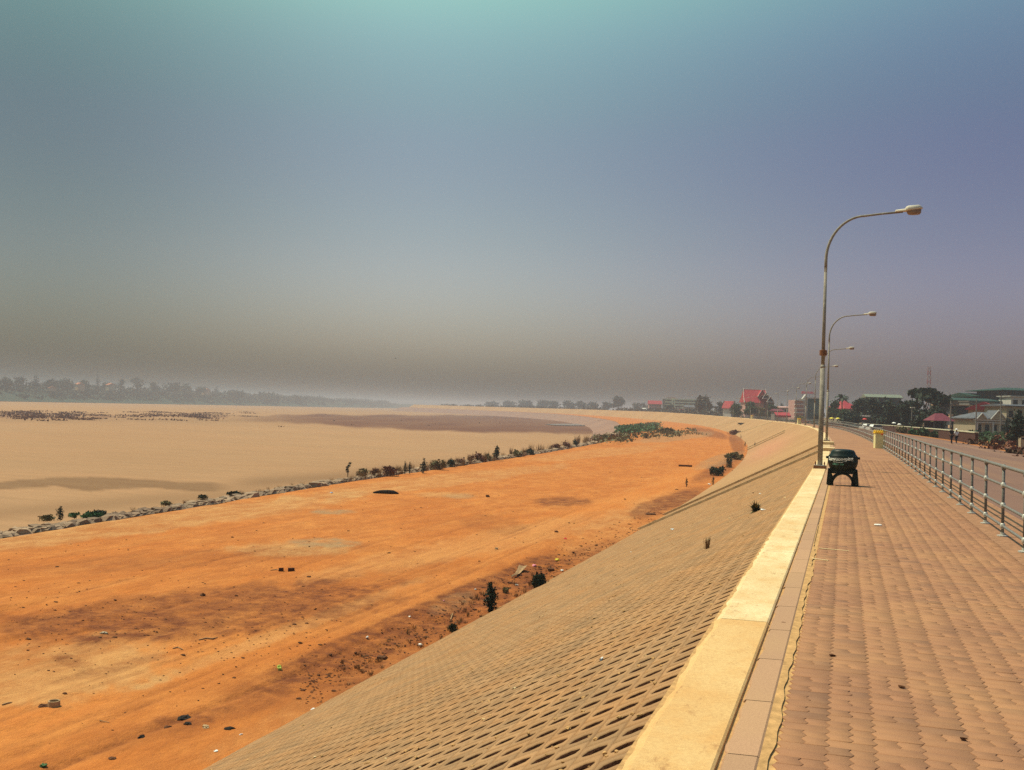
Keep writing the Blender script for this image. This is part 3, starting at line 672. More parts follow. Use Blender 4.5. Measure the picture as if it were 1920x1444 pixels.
for i, s in enumerate(lamp_s):
    p = PT(-.70, s, float(rise(s))+.045); yaw = head(s)
    if i == 0: L0.location = tuple(map(float, p)); L0.rotation_euler = (0, math.radians(.25), yaw)
    else:
        l = lab.get(i) or ('%s thin far street lamp counting away along the curved bank' % ordn[i-5])
        q = copy_tree(L0, p, yaw, l); q.rotation_euler = (math.radians(random.uniform(-.4, .4)), math.radians(random.uniform(-.4, .4)), yaw)
c = MB().lathe([(.075, 3.55), (.115, 3.56), (.115, 3.72), (.075, 3.73)], 12)
c.build('clamp_band', M['rust'], L0)

# ---------------------------------------------------------------- litter bin
def text_mesh(name, body, size, mat, parent, fn, ext=.002):
    cu = bpy.data.curves.new(name, 'FONT'); cu.body = body; cu.size = size; cu.align_x = 'CENTER'; cu.extrude = ext; cu.resolution_u = 3; cu.offset = size*.02
    tmp = bpy.data.objects.new('tmp', cu); COL.objects.link(tmp); bpy.context.view_layer.update()
    me = bpy.data.meshes.new_from_object(tmp.evaluated_get(bpy.context.evaluated_depsgraph_get())); bpy.data.objects.remove(tmp)
    for v in me.vertices: v.co = fn(v.co)
    me.materials.clear(); me.materials.append(mat); me.name = name
    o = bpy.data.objects.new(name, me); COL.objects.link(o); o.parent = parent; return o
def make_bin(label):
    t = thing('litter_bin', label, 'bin', group='dark green round litter bins on the promenade')
    body = MB().lathe([(.20, .37), (.28, .375), (.305, .42), (.332, .48), (.35, .55), (.352, .61), (.345, .655), (.345, .66), (.362, .665), (.362, .685), (.34, .695)], 28, sy=.82).build('bowl', M['binplastic'], t, True)
    MB().lathe([(.352, .69), (.335, .72), (.30, .76), (.285, .80), (.268, .835), (.245, .86), (.16, .878), (.02, .884)], 28, sy=.82).build('lid', M['binplastic'], t, True)
    for sx in (-1, 1): MB().box((sx*.355, 0, .672), (.075, .16, .055)).build('handle', M['binplastic'], body)
    # moulded stand: a front and a back frame, each with a wide arch between two splayed legs, small lightening holes in the corners
    def frame(y):
        th = .05; H = .36; outl = []; mb = MB()
        def seg(poly):
            n = len(poly); vs = [(x, y-th/2, z) for x, z in poly]+[(x, y+th/2, z) for x, z in poly]
            mb.add(vs, [tuple(range(n)), tuple(range(2*n-1, n-1, -1))]+[(k, n+k, n+(k+1) % n, (k+1) % n) for k in range(n)])
        for sgn in (-1, 1):
            leg = [(.370, 0), (.335, .40), (.295, .40), (.235, .25), (.205, 0)]
            seg([(sgn*x, z) for x, z in leg])
            br = []
            for i in range(7):
                a = math.pi/2*i/6; br.append((.225*math.cos(a), .27*math.sin(a)))
            outer = [(.292*math.cos(math.pi/2*i/6), .325*math.sin(math.pi/2*i/6)) for i in range(7)]
            for i in range(6): seg([(sgn*br[i][0], br[i][1]), (sgn*outer[i][0], outer[i][1]), (sgn*outer[i+1][0], outer[i+1][1]), (sgn*br[i+1][0], br[i+1][1])])
        seg([(-.345, .29), (.345, .29), (.335, .40), (-.335, .40)])
        return mb
    for y in (-.17, .17): frame(y).build('stand_frame', M['binplastic'], t)
    for sx in (-1, 1):
        MB().box((sx*.31, 0, .36), (.045, .32, .07)).build('side_bar', M['binplastic'], t)
    return t, body
B0, bowl = make_bin('nearest dark green bin with white lettering on an arched stand beside the first lamp post')
def on_bowl(zc, r, a0=0., tilt=0., arc=0.):
    def fn(c):
        a = c.x/r+a0; z = zc+c.y+tilt*c.x+arc*c.x*c.x
        return Vector(((r+c.z)*math.sin(a), -.82*(r+c.z)*math.cos(a)-.004, z))
    return fn
text_mesh('lettering', 'Lanvuongping', .118, M['white'], B0, on_bowl(.608, .366, -.22, .03, .12), .004)
text_mesh('small_lettering', 'UMEX 2W', .062, M['palegreen'], B0, on_bowl(.50, .352, -.35, -.02))
MB().add([tuple(on_bowl(.565+.004*math.sin(i), .360, -.35)(Vector((-.12+.24*i/8, d, .002)))) for i in range(9) for d in (0, .010)], [(i*2, i*2+2, i*2+3, i*2+1) for i in range(8)]).build('stripe', M['white'], B0)
copies_after = [(-.25, 405, 'first of two tiny dark bins far along the coping, white lidded, nearer the cream block'), (-.25, 436, 'second of two tiny dark bins far along the coping, farther from the cream block')]
for t, s, l in copies_after: copy_tree(B0, PT(t, s, float(rise(s))), head(s), l)
B0.location = (-.01, 25.95, .002); B0.rotation_euler = (0, 0, math.radians(2))

# ---------------------------------------------------------------- promenade fence of galvanised tube
fence = thing('tube_fence', 'long four-rail galvanised tube fence with ball joints along the right of the path', 'fence')
FT = 2.20; posts = [14.25-1.87*k for k in (3, 2, 1)]+[14.25+1.87*k for k in range(0, 240)]
post_me = None; heights = (.145, .44, .73, 1.0)
pier_s = [59.6]
first = None
for s in posts:
    if s > 440: break
    mb = None
    if first is None:
        first = MB().tube([(0, 0, 0), (0, 0, 1.0)], .021, 8).build('post', M['galv'], fence, True); po_ = first
        fl = MB().lathe([(.075, -.002), (.075, .012), (.03, .016), (.03, .05)], 12).build('flange', M['galvlite'], po_)
        jts = []
        for h in heights[:3]:
            jts.append(MB().lathe([(.022, h-.04), (.032, h-.028), (.037, h), (.032, h+.028), (.022, h+.04)], 10).build('joint', M['galvlite'], po_, True))
        jt_top = MB().lathe([(.022, .945), (.030, .96), (.036, 1.0), (.022, 1.03), (.004, 1.034)], 10).build('joint', M['galv'], po_, True)
        kids = [fl]+jts+[jt_top]
    else:
        po_ = first.copy(); COL.objects.link(po_); po_.parent = fence
        for k_ in kids: c_ = k_.copy(); COL.objects.link(c_); c_.parent = po_
    po_.location = PT(FT, s, float(rise(s))).tolist(); po_.rotation_euler = (0, 0, head(s))
rs_ = np.concatenate([np.linspace(posts[0], 30, 6, endpoint=False), np.linspace(30, 440, 60)])
for h in heights:
    pts = [tuple(PT(FT, s, float(rise(s))+h)) for s in rs_]
    MB().tube(pts, .0205 if h < 1 else .026, 8).build('rail', M['galv'], fence, True)
# cream pier in the fence line with a crown of yellow and orange points
def pier(label, t, s, k=1.0, cat='pier'):
    p = PT(t, s, float(rise(s))); q = thing('painted_pier', label, cat, p, head(s)+.12, 'cream painted piers along the promenade')
    MB().box((0, 0, .40*k), (.50*k, .62*k, .80*k)).build('shaft', M['cream'], q)
    MB().box((0, 0, .83*k), (.56*k, .68*k, .055*k)).build('cap', M['yellow'], q)
    for i in range(5):
        for y in (-.26, .26): MB().lathe([(.045*k, .855*k), (.05*k, .91*k), (.004, 1.0*k)], 6, ((-.22+.11*i)*k, y*k, 0)).build('cap_point', M['yellow'], q)
    MB().blob((.10*k, -.34*k, .77*k), (.09*k, .03*k, .045*k), .1, 1).build('emblem', M['redorange'], q)
    return q
pier('cream painted pier with a yellow pointed crown set in the tube fence', 2.02, 58.6)
pier('far cream block on the coping beyond the fifth lamp', -.3, 205, 1.2)
pier('farthest small cream block on the coping near the tiny bins', -.3, 372, 1.4)

# ---------------------------------------------------------------- vegetation
def leaves(name, blobs, n, size, mat, parent=None, flat=1.0, shell=.55, seed=0, droop=0):
    """a crown of n leaf clumps spread through ellipsoids (cx,cy,cz,rx,ry,rz)"""
    g = np.random.default_rng(seed); b = np.array(blobs, float); wts = (b[:, 3]*b[:, 4]*b[:, 5])**.7; wts /= wts.sum()
    k = g.choice(len(b), n, p=wts); d = g.normal(size=(n, 3)); d /= np.linalg.norm(d, axis=1)[:, None]
    r = (shell+(1-shell)*g.random(n))[:, None]*(1+.14*g.normal(size=(n, 1)))
    c = b[k, :3]+d*r*b[k, 3:]
    u = g.normal(size=(n, 3)); u[:, 2] *= flat; u /= np.linalg.norm(u, axis=1)[:, None]
    v = np.cross(u, g.normal(size=(n, 3))); v /= np.linalg.norm(v, axis=1)[:, None]
    sz = size*(.55+.9*g.random((n, 1)))
    p = np.stack([c-u*sz, c-v*sz*.55, c+u*sz, c+v*sz*.55], 1).reshape(-1, 3)
    return np_mesh(name, p, [np.arange(4*n).reshape(-1, 4)], mat, parent)
def tree(label, base, h, wd, mat='leaf_dark', form='round', n=900, leaf=None, seed=0, name='tree', group=None, trunk_frac=.3, cat='tree'):
    """h total height, wd crown width, base = ground point"""
    rg = random.Random(seed*7+3); t = thing(name, label, cat, base, rg.uniform(0, 6), group)
    leaf = leaf or max(.12, wd*.05); bl = []
    if form == 'round':
        c0 = h*trunk_frac; ch = h-c0
        for i in range(9):
            a = rg.uniform(0, 6.28); q = rg.uniform(.1, .62)*wd/2; z = c0+ch*rg.uniform(.25, .82); r = wd*rg.uniform(.17, .27)
            bl.append((q*math.cos(a), q*math.sin(a), min(z, h-r*.75), r, r, r*.72))
        bl.append((0, 0, h-ch*.36, wd*.24, wd*.24, ch*.35))
    elif form == 'umbrella':
        for i in range(13):
            a = rg.uniform(0, 6.28); q = rg.uniform(.0, .85)*wd/2; r = wd*rg.uniform(.11, .17)
            bl.append((q*math.cos(a), q*math.sin(a), h*(.90-.42*(q/(wd/2))**2)-r*.4*rg.random(), r*1.25, r*1.25, r*.5))
        for i in range(4):
            a = rg.uniform(0, 6.28); q = rg.uniform(.3, .8)*wd/2; bl.append((q*math.cos(a), q*math.sin(a), h*.42, wd*.12, wd*.12, wd*.08))
    elif form == 'tall':
        for i in range(8):
            f = i/7; r = wd*.5*(1-.75*f)*rg.uniform(.75, 1.1); bl.append((rg.uniform(-.1, .1)*wd, rg.uniform(-.1, .1)*wd, h*(.22+.72*f), r, r, h*.10))
    elif form == 'hedge':
        for i in range(12):
            x = (i/11-.5)*wd; r = h*rg.uniform(.38, .55); bl.append((x, rg.uniform(-.2, .2)*h, h-r, wd*.07, h*.6, r))
    mb = MB(); top = h*(.55 if form != 'umbrella' else .5); r0 = max(.03, h*.022)
    mb.tube([(0, 0, -.2), (r0*.6, 0, top*.45), (0, r0, top)], [r0*1.4, r0, r0*.6], 7)
    for b in bl[:6]: mb.tube([(0, 0, top*rg.uniform(.5, .95)), (b[0]*.5, b[1]*.5, (top+b[2])*.5), (b[0], b[1], b[2])], [r0*.55, r0*.35, r0*.12], 5)
    if form != 'hedge': mb.build('trunk', M['bark'], t)
    leaves('crown', bl, n, leaf, M[mat], t, seed=seed, shell=.35 if form != 'umbrella' else .2)
    return t
def tree_px(label, px, py_base, py_top, wpx, D, z=None, **kw):
    """tree standing D metres ahead, seen from py_base up to py_top in the photograph and wpx wide; rooted on the ground z"""
    b = W(px, py_base, D); top = W(px, py_top, D)[2]
    if z is not None: b[2] = z
    return tree(label, b, top-b[2], wpx*D/F, **kw)

# -- far bank of the river
sh_px = [(-900, 742), (-400, 746.5), (0, 752.0), (150, 754.3), (300, 757.5), (450, 761), (600, 764.6)]
SH = [(-420, -1500), (-560, -700), (-680, 0), (-765, 500)]+[tuple(unp(x, y, SAND_Z)[:2]) for x, y in sh_px[2:5]]
print('shore', [(round(a), round(b)) for a, b in SH])
SH = [(-420, -1500), (-540, -700), (-660, 0), (-740, 500), (-800, 801), (-880, 1120), (-960, 1500), (-1060, 1950), (-1200, 2500), (-1400, 3300), (-1700, 4300)]
sx = np.array(SH, float); m_ = 160; f = np.linspace(0, len(SH)-1, m_); SHX = np.interp(f, range(len(SH)), sx[:, 0]); SHY = np.interp(f, range(len(SH)), sx[:, 1])
prof = [(-12, -7.35), (-4, -6.6), (6, -5.2), (22, -1.5), (36, 2.6), (58, 6.2), (120, 7.4), (600, 8.5)]
G = np.array([p[0] for p in prof])[None]+(vn(f*3, f*0)[:, None]-.5)*10*(np.arange(8)[None] < 6); Zz = np.array([p[1] for p in prof])[None]+(vn(f[:, None]*4, np.arange(8)[None]*1.3, 3)-.5)*1.6*(np.arange(8)[None] > 1)
struct(np_mesh('far_river_bank', np.stack([SHX[:, None]-G*.97, SHY[:, None]-G*.24, Zz+0*G], -1).reshape(-1, 3), [grid_faces(m_, 8)], M['bank'], smooth=True))
struct(np_mesh('river_water', np.stack([np.stack([SHX+26, SHY+5, np.full(m_, SAND_Z+.32)], -1), np.stack([SHX-20, SHY-5, np.full(m_, SAND_Z+.32)], -1)], 1).reshape(-1, 3), [grid_faces(m_, 2)], M['water']))
def bank_at(px_, off):                 # point on the far bank 'off' metres behind the shore in the direction of pixel column px_
    r = ray(px_, 750); r = r[:2]/np.linalg.norm(r[:2]); c = SHX*r[1]-SHY*r[0]; fwd = SHX*r[0]+SHY*r[1]
    i = [j for j in range(len(c)-1) if c[j]*c[j+1] <= 0 and fwd[j] > 0][0]; D = fwd[i]+off*1.25
    return np.array([r[0]*D, r[1]*D, float(np.interp(off, [p[0] for p in prof], [p[1] for p in prof]))-.3])
far_trees = [  # px, top py, width px, form, label
 (8, 706, 40, 'round', 'broad hazy tree at the left edge of the far bank'), (38, 705, 30, 'round', 'hazy round tree second from the left edge on the far bank'),
 (65, 702, 22, 'tall', 'slightly taller pointed tree left on the far bank'), (92, 710, 40, 'round', 'low broad tree left of the small orange roof on the far bank'),
 (123, 709, 44, 'round', 'wide bushy tree above the orange roof at left on the far bank'), (160, 711, 30, 'round', 'round tree between orange roof and the tall spire-shaped tree'),
 (182, 697, 15, 'tall', 'tallest spire-shaped conifer rising over the far bank'), (196, 716, 22, 'round', 'small tree at the foot of the spire-shaped conifer'),
 (226, 709, 24, 'round', 'dark round tree right of the pale-walled far house'), (256, 705, 34, 'round', 'darkest and largest round tree on the far bank'),
 (287, 714, 30, 'round', 'low tree right of the largest round far tree'), (318, 715, 40, 'round', 'wide tree above the tiny white speck on the far bank'),
 (345, 718, 34, 'round', 'hazy tree just right of the white speck on the far bank'), (375, 724, 30, 'round', 'faint tree beside the last orange roof on the far bank'),
 (405, 723, 14, 'tall', 'faint small pointed tree at the tapering end of the far bank'), (440, 731, 50, 'round', 'very faint low tree near the fading end of the far bank'),
 (500, 736, 60, 'round', 'almost vanished tree on the far bank, farther right'), (560, 743, 60, 'round', 'last barely visible tree before the far bank dissolves in haze')]
for i, (px_, tp, wp, fm, l) in enumerate(far_trees):
    off = 55+25*_h(np.float64(i), 1., 2); b = bank_at(px_, float(off)); D = -((b-CN) @ RN)[2]
    top = W(px_, tp, D)[2]
    tree(l, b, max(top-b[2], 5), wp*D/F, 'leaf_bank', fm, 420, None, 100+i, group='trees on the far bank', trunk_frac=.12)
g = np.random.default_rng(3); bl = []
for k in range(760):                   # the unbroken scrub under them
    x = 30+g.random()*(-0)+g.random()*0; q = g.integers(30, m_-25)+g.random(); X_, Y_ = np.interp(q, range(m_), SHX), np.interp(q, range(m_), SHY); off = 8+g.random()**.8*70
    z = float(np.interp(off, [p[0] for p in prof], [p[1] for p in prof])); r = 2.5+6.5*g.random()*(.25+off/75)
    bl.append((X_-off*.97, Y_-off*.24, z+r*.35, r*2.4, r*1.8, r*.8))
tag(leaves('bank_scrub', bl, 42000, 1.7, M['leaf_bank'], seed=8, shell=.5), 'unbroken hazy scrub covering the far river bank', 'scrub', kind='stuff')
def simple_house(label, base, wd, dp, h, rh, wm, rm, rz, hip=False, win=3, floors=1, name='house', group=None, cat='house', over=.6, ridge_x=True, door=False):
    t = thing(name, label, cat, base, rz, group)
    wl = MB().box((0, 0, h/2-.3), (wd, dp, h+.6)).build('wall', M[wm], t)
    o = over; mb = MB(); a, b_ = wd/2+o, dp/2+o
    if rh > 0:
        rx = a if not hip else max(a-b_*.8, a*.25)
        vs = [(-a, -b_, h-.05), (a, -b_, h-.05), (a, b_, h-.05), (-a, b_, h-.05), (-rx, 0, h+rh), (rx, 0, h+rh), (-a, -b_, h+.12), (a, -b_, h+.12), (a, b_, h+.12), (-a, b_, h+.12)]
        if not ridge_x: vs[4] = (0, -b_, h+rh); vs[5] = (0, b_, h+rh)
        if ridge_x: fs = [(3, 2, 1, 0), (6, 7, 5, 4), (8, 9, 4, 5), (9, 6, 4), (7, 8, 5), (0, 1, 7, 6), (1, 2, 8, 7), (2, 3, 9, 8), (3, 0, 6, 9)]
        else: fs = [(3, 2, 1, 0), (9, 6, 4, 5), (7, 8, 5, 4), (6, 7, 4), (8, 9, 5), (0, 1, 7, 6), (1, 2, 8, 7), (2, 3, 9, 8), (3, 0, 6, 9)]
        mb.add(vs, fs)
    else: mb.box((0, 0, h+.12), (2*a, 2*b_, .3))
    mb.build('roof', M[rm], t)
    fh = h/floors; ww = min(1.5, wd/(win+1)*.6)
    wme = None
    for fl in range(floors):
        for i in range(win):
            x = (i+.5)/win*wd-wd/2; z = fl*fh+fh*.52
            if wme is None:
                wf = MB().box((0, 0, 0), (ww, .12, fh*.42)).build('window', M['glass'], t); wme = wf
                fr = MB().box((0, -.02, fh*.21+.06), (ww+.3, .25, .12)).build('lintel', M[wm], wf); sl_ = MB().box((0, -.02, -fh*.21-.06), (ww+.3, .3, .10)).build('sill', M[wm], wf)
            else:
                wf = wme.copy(); COL.objects.link(wf); wf.parent = t
                for ch in (fr, sl_): c_ = ch.copy(); COL.objects.link(c_); c_.parent = wf
            wf.location = (x, -dp/2-.03, z)
    return t
def hpx(label, x0, x1, py_base, py_eave, py_ridge, D, dp, wm, rm, rz=0, z=None, **kw):
    xc = (x0+x1)/2; b = W(xc, py_base, D); 
    if z is not None: b[2] = z
    e = W(xc, py_eave, D)[2]; r = W(xc, py_ridge, D)[2]; wd = (x1-x0)*D/F
    b2 = b+np.array([-math.sin(YAW), math.cos(YAW), 0])*dp/2*math.cos(rz); b2[2] = b[2]
    return simple_house(label, b2, wd, dp, e-b2[2], max(r-e, 0), wm, rm, YAW+rz, **kw)
for px_, tp, bt, wp, l, wm in ((148, 718, 724, 22, 'hazy far-bank house with a low orange roof among trees', 'w_tan'), (206, 712, 724, 18, 'far-bank house with orange roof and lit cream gable', 'w_cream'),
                      (385, 727, 730, 20, 'faint far-bank house with orange roof farther right', 'w_tan'), (96, 728, 733, 14, 'tiny reddish hut low on the far bank', 'w_tan')):
    b = bank_at(px_, 58.); D = -((b-CN) @ RN)[2]; zt = W(px_, tp, D)[2]; b[2] = max(b[2], min(zt-8.5, 9)); h = max(min(zt-b[2]-2.2, 6.5), 2.5)
    simple_house(l, b, wp*D/F, 8, h, 2.6, wm, 'r_orange', YAW-.9, win=2, name='far_house', group='houses on the far bank')
b = bank_at(325, 90.)
simple_house('tiny white hut showing as a bright speck on the far bank', b+np.array([0, 0, 0]), 6, 4, 3.4, 0, 'w_white', 'w_white', YAW, win=1, name='white_hut', group='houses on the far bank')
# drifts of dead scrub and flotsam on the sand
g = np.random.default_rng(12); bl = []
for k in range(210):
    x = 10+g.random()*460; y = 776.5+x*.006+g.normal()*2.6 if g.random() < .7 else 771+g.random()*18
    if vn(np.float64(x/26), np.float64(0), 9) < .42 and g.random() < .8: continue
    p = unp(x, y, SAND_Z+.1); r = .5+1.2*g.random(); bl.append((p[0], p[1], p[2]+.08, r*6.5, r*2.2, r*.26))
for k in range(26):
    x = 520+g.random()*560; p = unp(x, 774+g.random()*26, SAND_Z+.1); r = .3+.4*g.random(); bl.append((p[0], p[1], p[2]+.05, r*2.5, r, r*.35))
tag(leaves('flotsam_drift', bl, 5200, .42, M['leaf_red'], seed=18, shell=.2), 'low dark drifts of dead scrub and flotsam on the pale sand', 'flotsam', kind='stuff')

# -- riprap and weeds along the terrace edge
def edge_p(s, d): z = float(tz(s))+float(np.interp(-d, [-.2, .5, 2, 4, 7.5], [0, -.10, -.35, -.75, -2.2])); return PT(float(touter(np.float64(s)))+d, s, z)
rg = random.Random(11); rub = MB()
for i in range(2300):
    s = 24+(rg.random()**1.35)*260; d = -.35-abs(rg.gauss(0, 1.5)); p = edge_p(s, d); r = rg.uniform(.09, .27)*(1+s/220)
    rub.blob((p[0], p[1], p[2]+r*.3), (r*rg.uniform(1, 1.9), r*rg.uniform(1, 1.9), r*rg.uniform(.6, 1.1)), .3, i, 6, 4)
tag(rub.build('riprap', M['rock']), 'loose broken stone along the outer edge of the dirt terrace', 'riprap', kind='stuff')
for i in range(34):
    s = 33+i*2.6+rg.uniform(-.8, .8); p = edge_p(s, -.5-rg.random()*1.3); r = rg.uniform(.22, .38); x_, y_ = proj(np.array([p]))
    o = MB().blob((0, 0, r*.25), (r*rg.uniform(1.1, 1.7), r, r*.6), .26, 50+i, 8, 6).build('boulder', M['rock']); o.location = tuple(map(float, p)); o.rotation_euler = (0, 0, rg.uniform(0, 6))
    tag(o, 'larger rough stone among the broken stone edging the dirt terrace', 'stone', 'larger stones along the terrace edge')
def plant(label, p, h, wd, kind, seed=0, n=None, cat='shrub', group=None, name='shrub'):
    t = thing(name, label, cat, p, 0, group); rg = random.Random(seed); st = MB()
    if kind == 'tuft':     # dry grass / weeds: upright blades
        k = n or 90; vs = []; fs = []
        for i in range(k):
            a = rg.uniform(0, 6.28); q = wd*.28*rg.random(); l = h*rg.uniform(.5, 1.05); o = rg.uniform(.15, .55)*wd*.5; w_ = max(.004, h*.011)
            x, y = q*math.cos(a), q*math.sin(a); ex, ey = x+o*math.cos(a), y+o*math.sin(a)
            b = len(vs); vs += [(x-w_, y, 0), (x+w_, y, 0), ((x+ex)/2+w_*.8, (y+ey)/2, l*.62), ((x+ex)/2-w_*.8, (y+ey)/2, l*.62), (ex, ey, l)]; fs += [(b, b+1, b+2, b+3), (b+3, b+2, b+4)]
        return_mat = M[{'tuft': 'leaf_dry'}[kind]]; MB().add(vs, fs).build('blades', return_mat, t); return t
    if kind == 'agave':
        vs = []; fs = []
        for i in range(n or 46):
            a = rg.uniform(0, 6.28); e = rg.uniform(.05, 1.35); l = h*rg.uniform(.7, 1.1); w_ = .035
            prev = None
            for j in range(4):
                f = j/3; rr_ = l*f; z = rr_*math.sin(e)-.35*l*f*f*(math.cos(e)); x, y = rr_*math.cos(e)*math.cos(a), rr_*math.cos(e)*math.sin(a)
                ww_ = w_*(1-f*.9); vs += [(x-ww_*math.sin(a), y+ww_*math.cos(a), z+.02), (x+ww_*math.sin(a), y-ww_*math.cos(a), z+.02)]
                if j: b = len(vs); fs.append((b-4, b-3, b-1, b-2))
        MB().add(vs, fs).build('blades', M['leaf_olive'], t)
        leaves('heart', [(0, 0, h*.3, wd*.25, wd*.25, h*.25)], 60, .05, M['leaf_dark'], t, seed=seed); return t
    bl = []
    if kind == 'column':
        for i in range(6): bl.append((rg.uniform(-.06, .06)*wd, rg.uniform(-.06, .06)*wd, h*(.12+.8*i/5), wd*.46*(1-.62*(abs(i-2.2)/2.8)**2), wd*.46*(1-.62*(abs(i-2.2)/2.8)**2), h*.13))
    elif kind == 'sapling':
        for i in range(5): bl.append((rg.uniform(-.3, .3)*wd, rg.uniform(-.3, .3)*wd, h*(.45+.5*i/4), wd*.26, wd*.26, h*.08))
    else:
        for i in range(7):
            a = rg.uniform(0, 6.28); q = rg.uniform(0, .32)*wd; bl.append((q*math.cos(a), q*math.sin(a), h*rg.uniform(.3, .7), wd*.24, wd*.24, h*.3))
    mat = {'column': 'leaf_dark', 'sapling': 'leaf_dark', 'dark': 'leaf_dark', 'green': 'leaf_fresh', 'olive': 'leaf_olive', 'red': 'leaf_red', 'dry': 'leaf_dry'}[kind]
    if kind in ('red', 'olive', 'dark', 'dry') and h < 1.6:
        vs = []; fs = []
        for i in range(70):
            a = rg.uniform(0, 6.28); q = wd*.42*rg.random()**.6; l = h*rg.uniform(.5, 1.12); w_ = max(.006, h*.010); x, y = q*math.cos(a), q*math.sin(a); ex, ey = x+rg.uniform(-.2, .2)*l, y+rg.uniform(-.2, .2)*l
            b = len(vs); vs += [(x-w_, y, 0), (x+w_, y, 0), (ex, ey, l)]; fs.append((b, b+1, b+2))
        MB().add(vs, fs).build('stalks', M['leaf_dry' if kind != 'dark' else 'leaf_olive'], t)
    for b in bl: st.tube([(0, 0, -.03), (b[0]*.4, b[1]*.4, b[2]*.6), (b[0], b[1], b[2])], [max(.008, h*.012), max(.006, h*.008), .004], 4)
    st.build('stem', M['bark'], t)
    leaves('foliage', bl, int((n or 420)*1.5), max(.035, wd*.075), M[mat], t, seed=seed, shell=.25)
    if kind in ('dry', 'red', 'olive'):
        for i in range(26): pass
    return t
# weeds and shrubs along the outer edge (pixel of the foot, height px, width px)
ep = [(113, 976, 27, 16, 'column', 'dark upright shrub at far left on the stone edge'), (88, 977, 13, 34, 'olive', 'low olive bush left of the dark upright shrub'), (140, 972, 12, 22, 'green', 'small green bush right of the dark upright shrub'),
 (168, 973, 14, 46, 'green', 'spreading bright green bush on the stone edge at left'), (185, 968, 12, 30, 'dark', 'dark low bush behind the spreading green one'), (312, 950, 12, 26, 'olive', 'small olive bush halfway to the long stone drift'),
 (380, 937, 9, 24, 'dark', 'tiny dark bush on the stones, alone'), (440, 932, 10, 34, 'dark', 'dark creeping bush by the gap in the stones'),
 (652, 898, 30, 12, 'sapling', 'thin sapling with three leaf clumps standing above the weeds'), (680, 895, 18, 30, 'olive', 'yellow green weed bush right of the thin sapling'), (707, 893, 16, 26, 'red', 'reddish brown dry bush, first in the row'),
 (733, 893, 20, 36, 'red', 'dark red brown dry bush, widest in the row'), (759, 889, 24, 6, 'column', 'slim dark weed stalk, left of the pair'), (768, 889, 22, 5, 'column', 'slim brown weed stalk, right of the pair'),
 (794, 888, 28, 14, 'column', 'dark leafy pillar-like shrub on the edge'), (820, 881, 22, 30, 'olive', 'tall pale dry weeds right of the pillar-like shrub'), (845, 876, 17, 20, 'dark', 'dark bush among the weeds, left of centre gap'),
 (862, 872, 16, 22, 'red', 'brown bush just before the dense weed bank'), (895, 867, 19, 34, 'red', 'dense dark brown weed bank beside the darkest shrub'), (915, 864, 14, 20, 'olive', 'olive weeds touching the darkest shrub'),
 (932, 864, 31, 18, 'dark', 'darkest tall leafy shrub on the terrace edge'), (968, 857, 15, 30, 'olive', 'olive weeds right of the darkest shrub'), (992, 853, 12, 26, 'dark', 'dark low bush in the right hand weeds'),
 (1042, 843, 12, 22, 'red', 'brown tuft bush near where the edge curves'), (1062, 841, 17, 24, 'red', 'spiky brown bush on the curving edge'), (1078, 838, 14, 12, 'column', 'small dark stalk right of the spiky brown bush'),
 (1120, 829, 12, 24, 'red', 'ragged brown bush at the start of the reed patch'), (1145, 826, 14, 30, 'red', 'ragged brown bush before the green reeds'), (1168, 822, 10, 24, 'olive', 'olive bush right below the green reeds'),
 (1212, 822, 10, 12, 'dark', 'tiny dark bush below the green reed patch'), (1250, 812, 8, 46, 'olive', 'thin olive scrub patch on the far terrace')]
for i, (x_, y_, hp, wp, kd, l) in enumerate(ep):
    p = on_terrace(x_, y_); D = -((p-CN) @ RN)[2]
    plant(l, p, hp*D/F*1.02, wp*D/F*1.1, kd, 200+i, n=(150 if kd in ('red', 'olive') else 300), group='weeds and shrubs along the terrace edge')
rg = random.Random(31)
for i in range(90):                    # dry weeds between them
    x_ = 655+rg.random()*470; y_ = np.interp(x_, [650, 795, 932, 1040, 1120], [902, 884, 864, 845, 830])-rg.uniform(-1, 5); p = on_terrace(x_, y_); D = -((p-CN) @ RN)[2]
    plant('tuft of dry brown grass among the weeds on the terrace edge', p, rg.uniform(8, 20)*D/F, 16*D/F, 'tuft', 300+i, 34, 'grass tuft', 'dry grass tufts along the terrace edge', 'grass_tuft')
for i in range(22):
    x_ = rg.random()*640; y_ = np.interp(x_, [0, 300, 650], [1004, 953, 899])-rg.uniform(0, 5); p = on_terrace(x_, y_); D = -((p-CN) @ RN)[2]
    plant('short dry tuft between the stones at the left of the terrace edge', p, rg.uniform(5, 10)*D/F, 16*D/F, 'tuft', 400+i, 24, 'grass tuft', 'short dry tufts on the stone edge', 'grass_tuft')
g = np.random.default_rng(5); bl = []   # green reed patch and brown scrub round it
for k in range(130):
    x_ = 1165+g.random()*72; y_ = 797+g.random()*12+.10*(1200-x_); p = unp(x_, y_, -3.7); bl.append((p[0], p[1], p[2]+.3, 2.2, 3.5, .8))
tag(leaves('reed_patch', bl, 5200, .38, M['leaf_fresh'], seed=4, shell=.2), 'bright green reed patch at the far end of the terrace edge', 'reeds', kind='stuff')
bl = []
for k in range(120):
    x_ = 1120+g.random()*190; y_ = 789+g.random()*3+(x_-1200)*.01 if k % 2 else 812+g.random()*12-(x_-1200)*.09
    p = unp(x_, y_, -3.9); bl.append((p[0], p[1], p[2]+.2, 2.4, 3, .55))
tag(leaves('dry_scrub', bl, 3000, .32, M['leaf_olive'], seed=14, shell=.2), 'patchy dry scrub round the green reeds', 'scrub', kind='stuff')
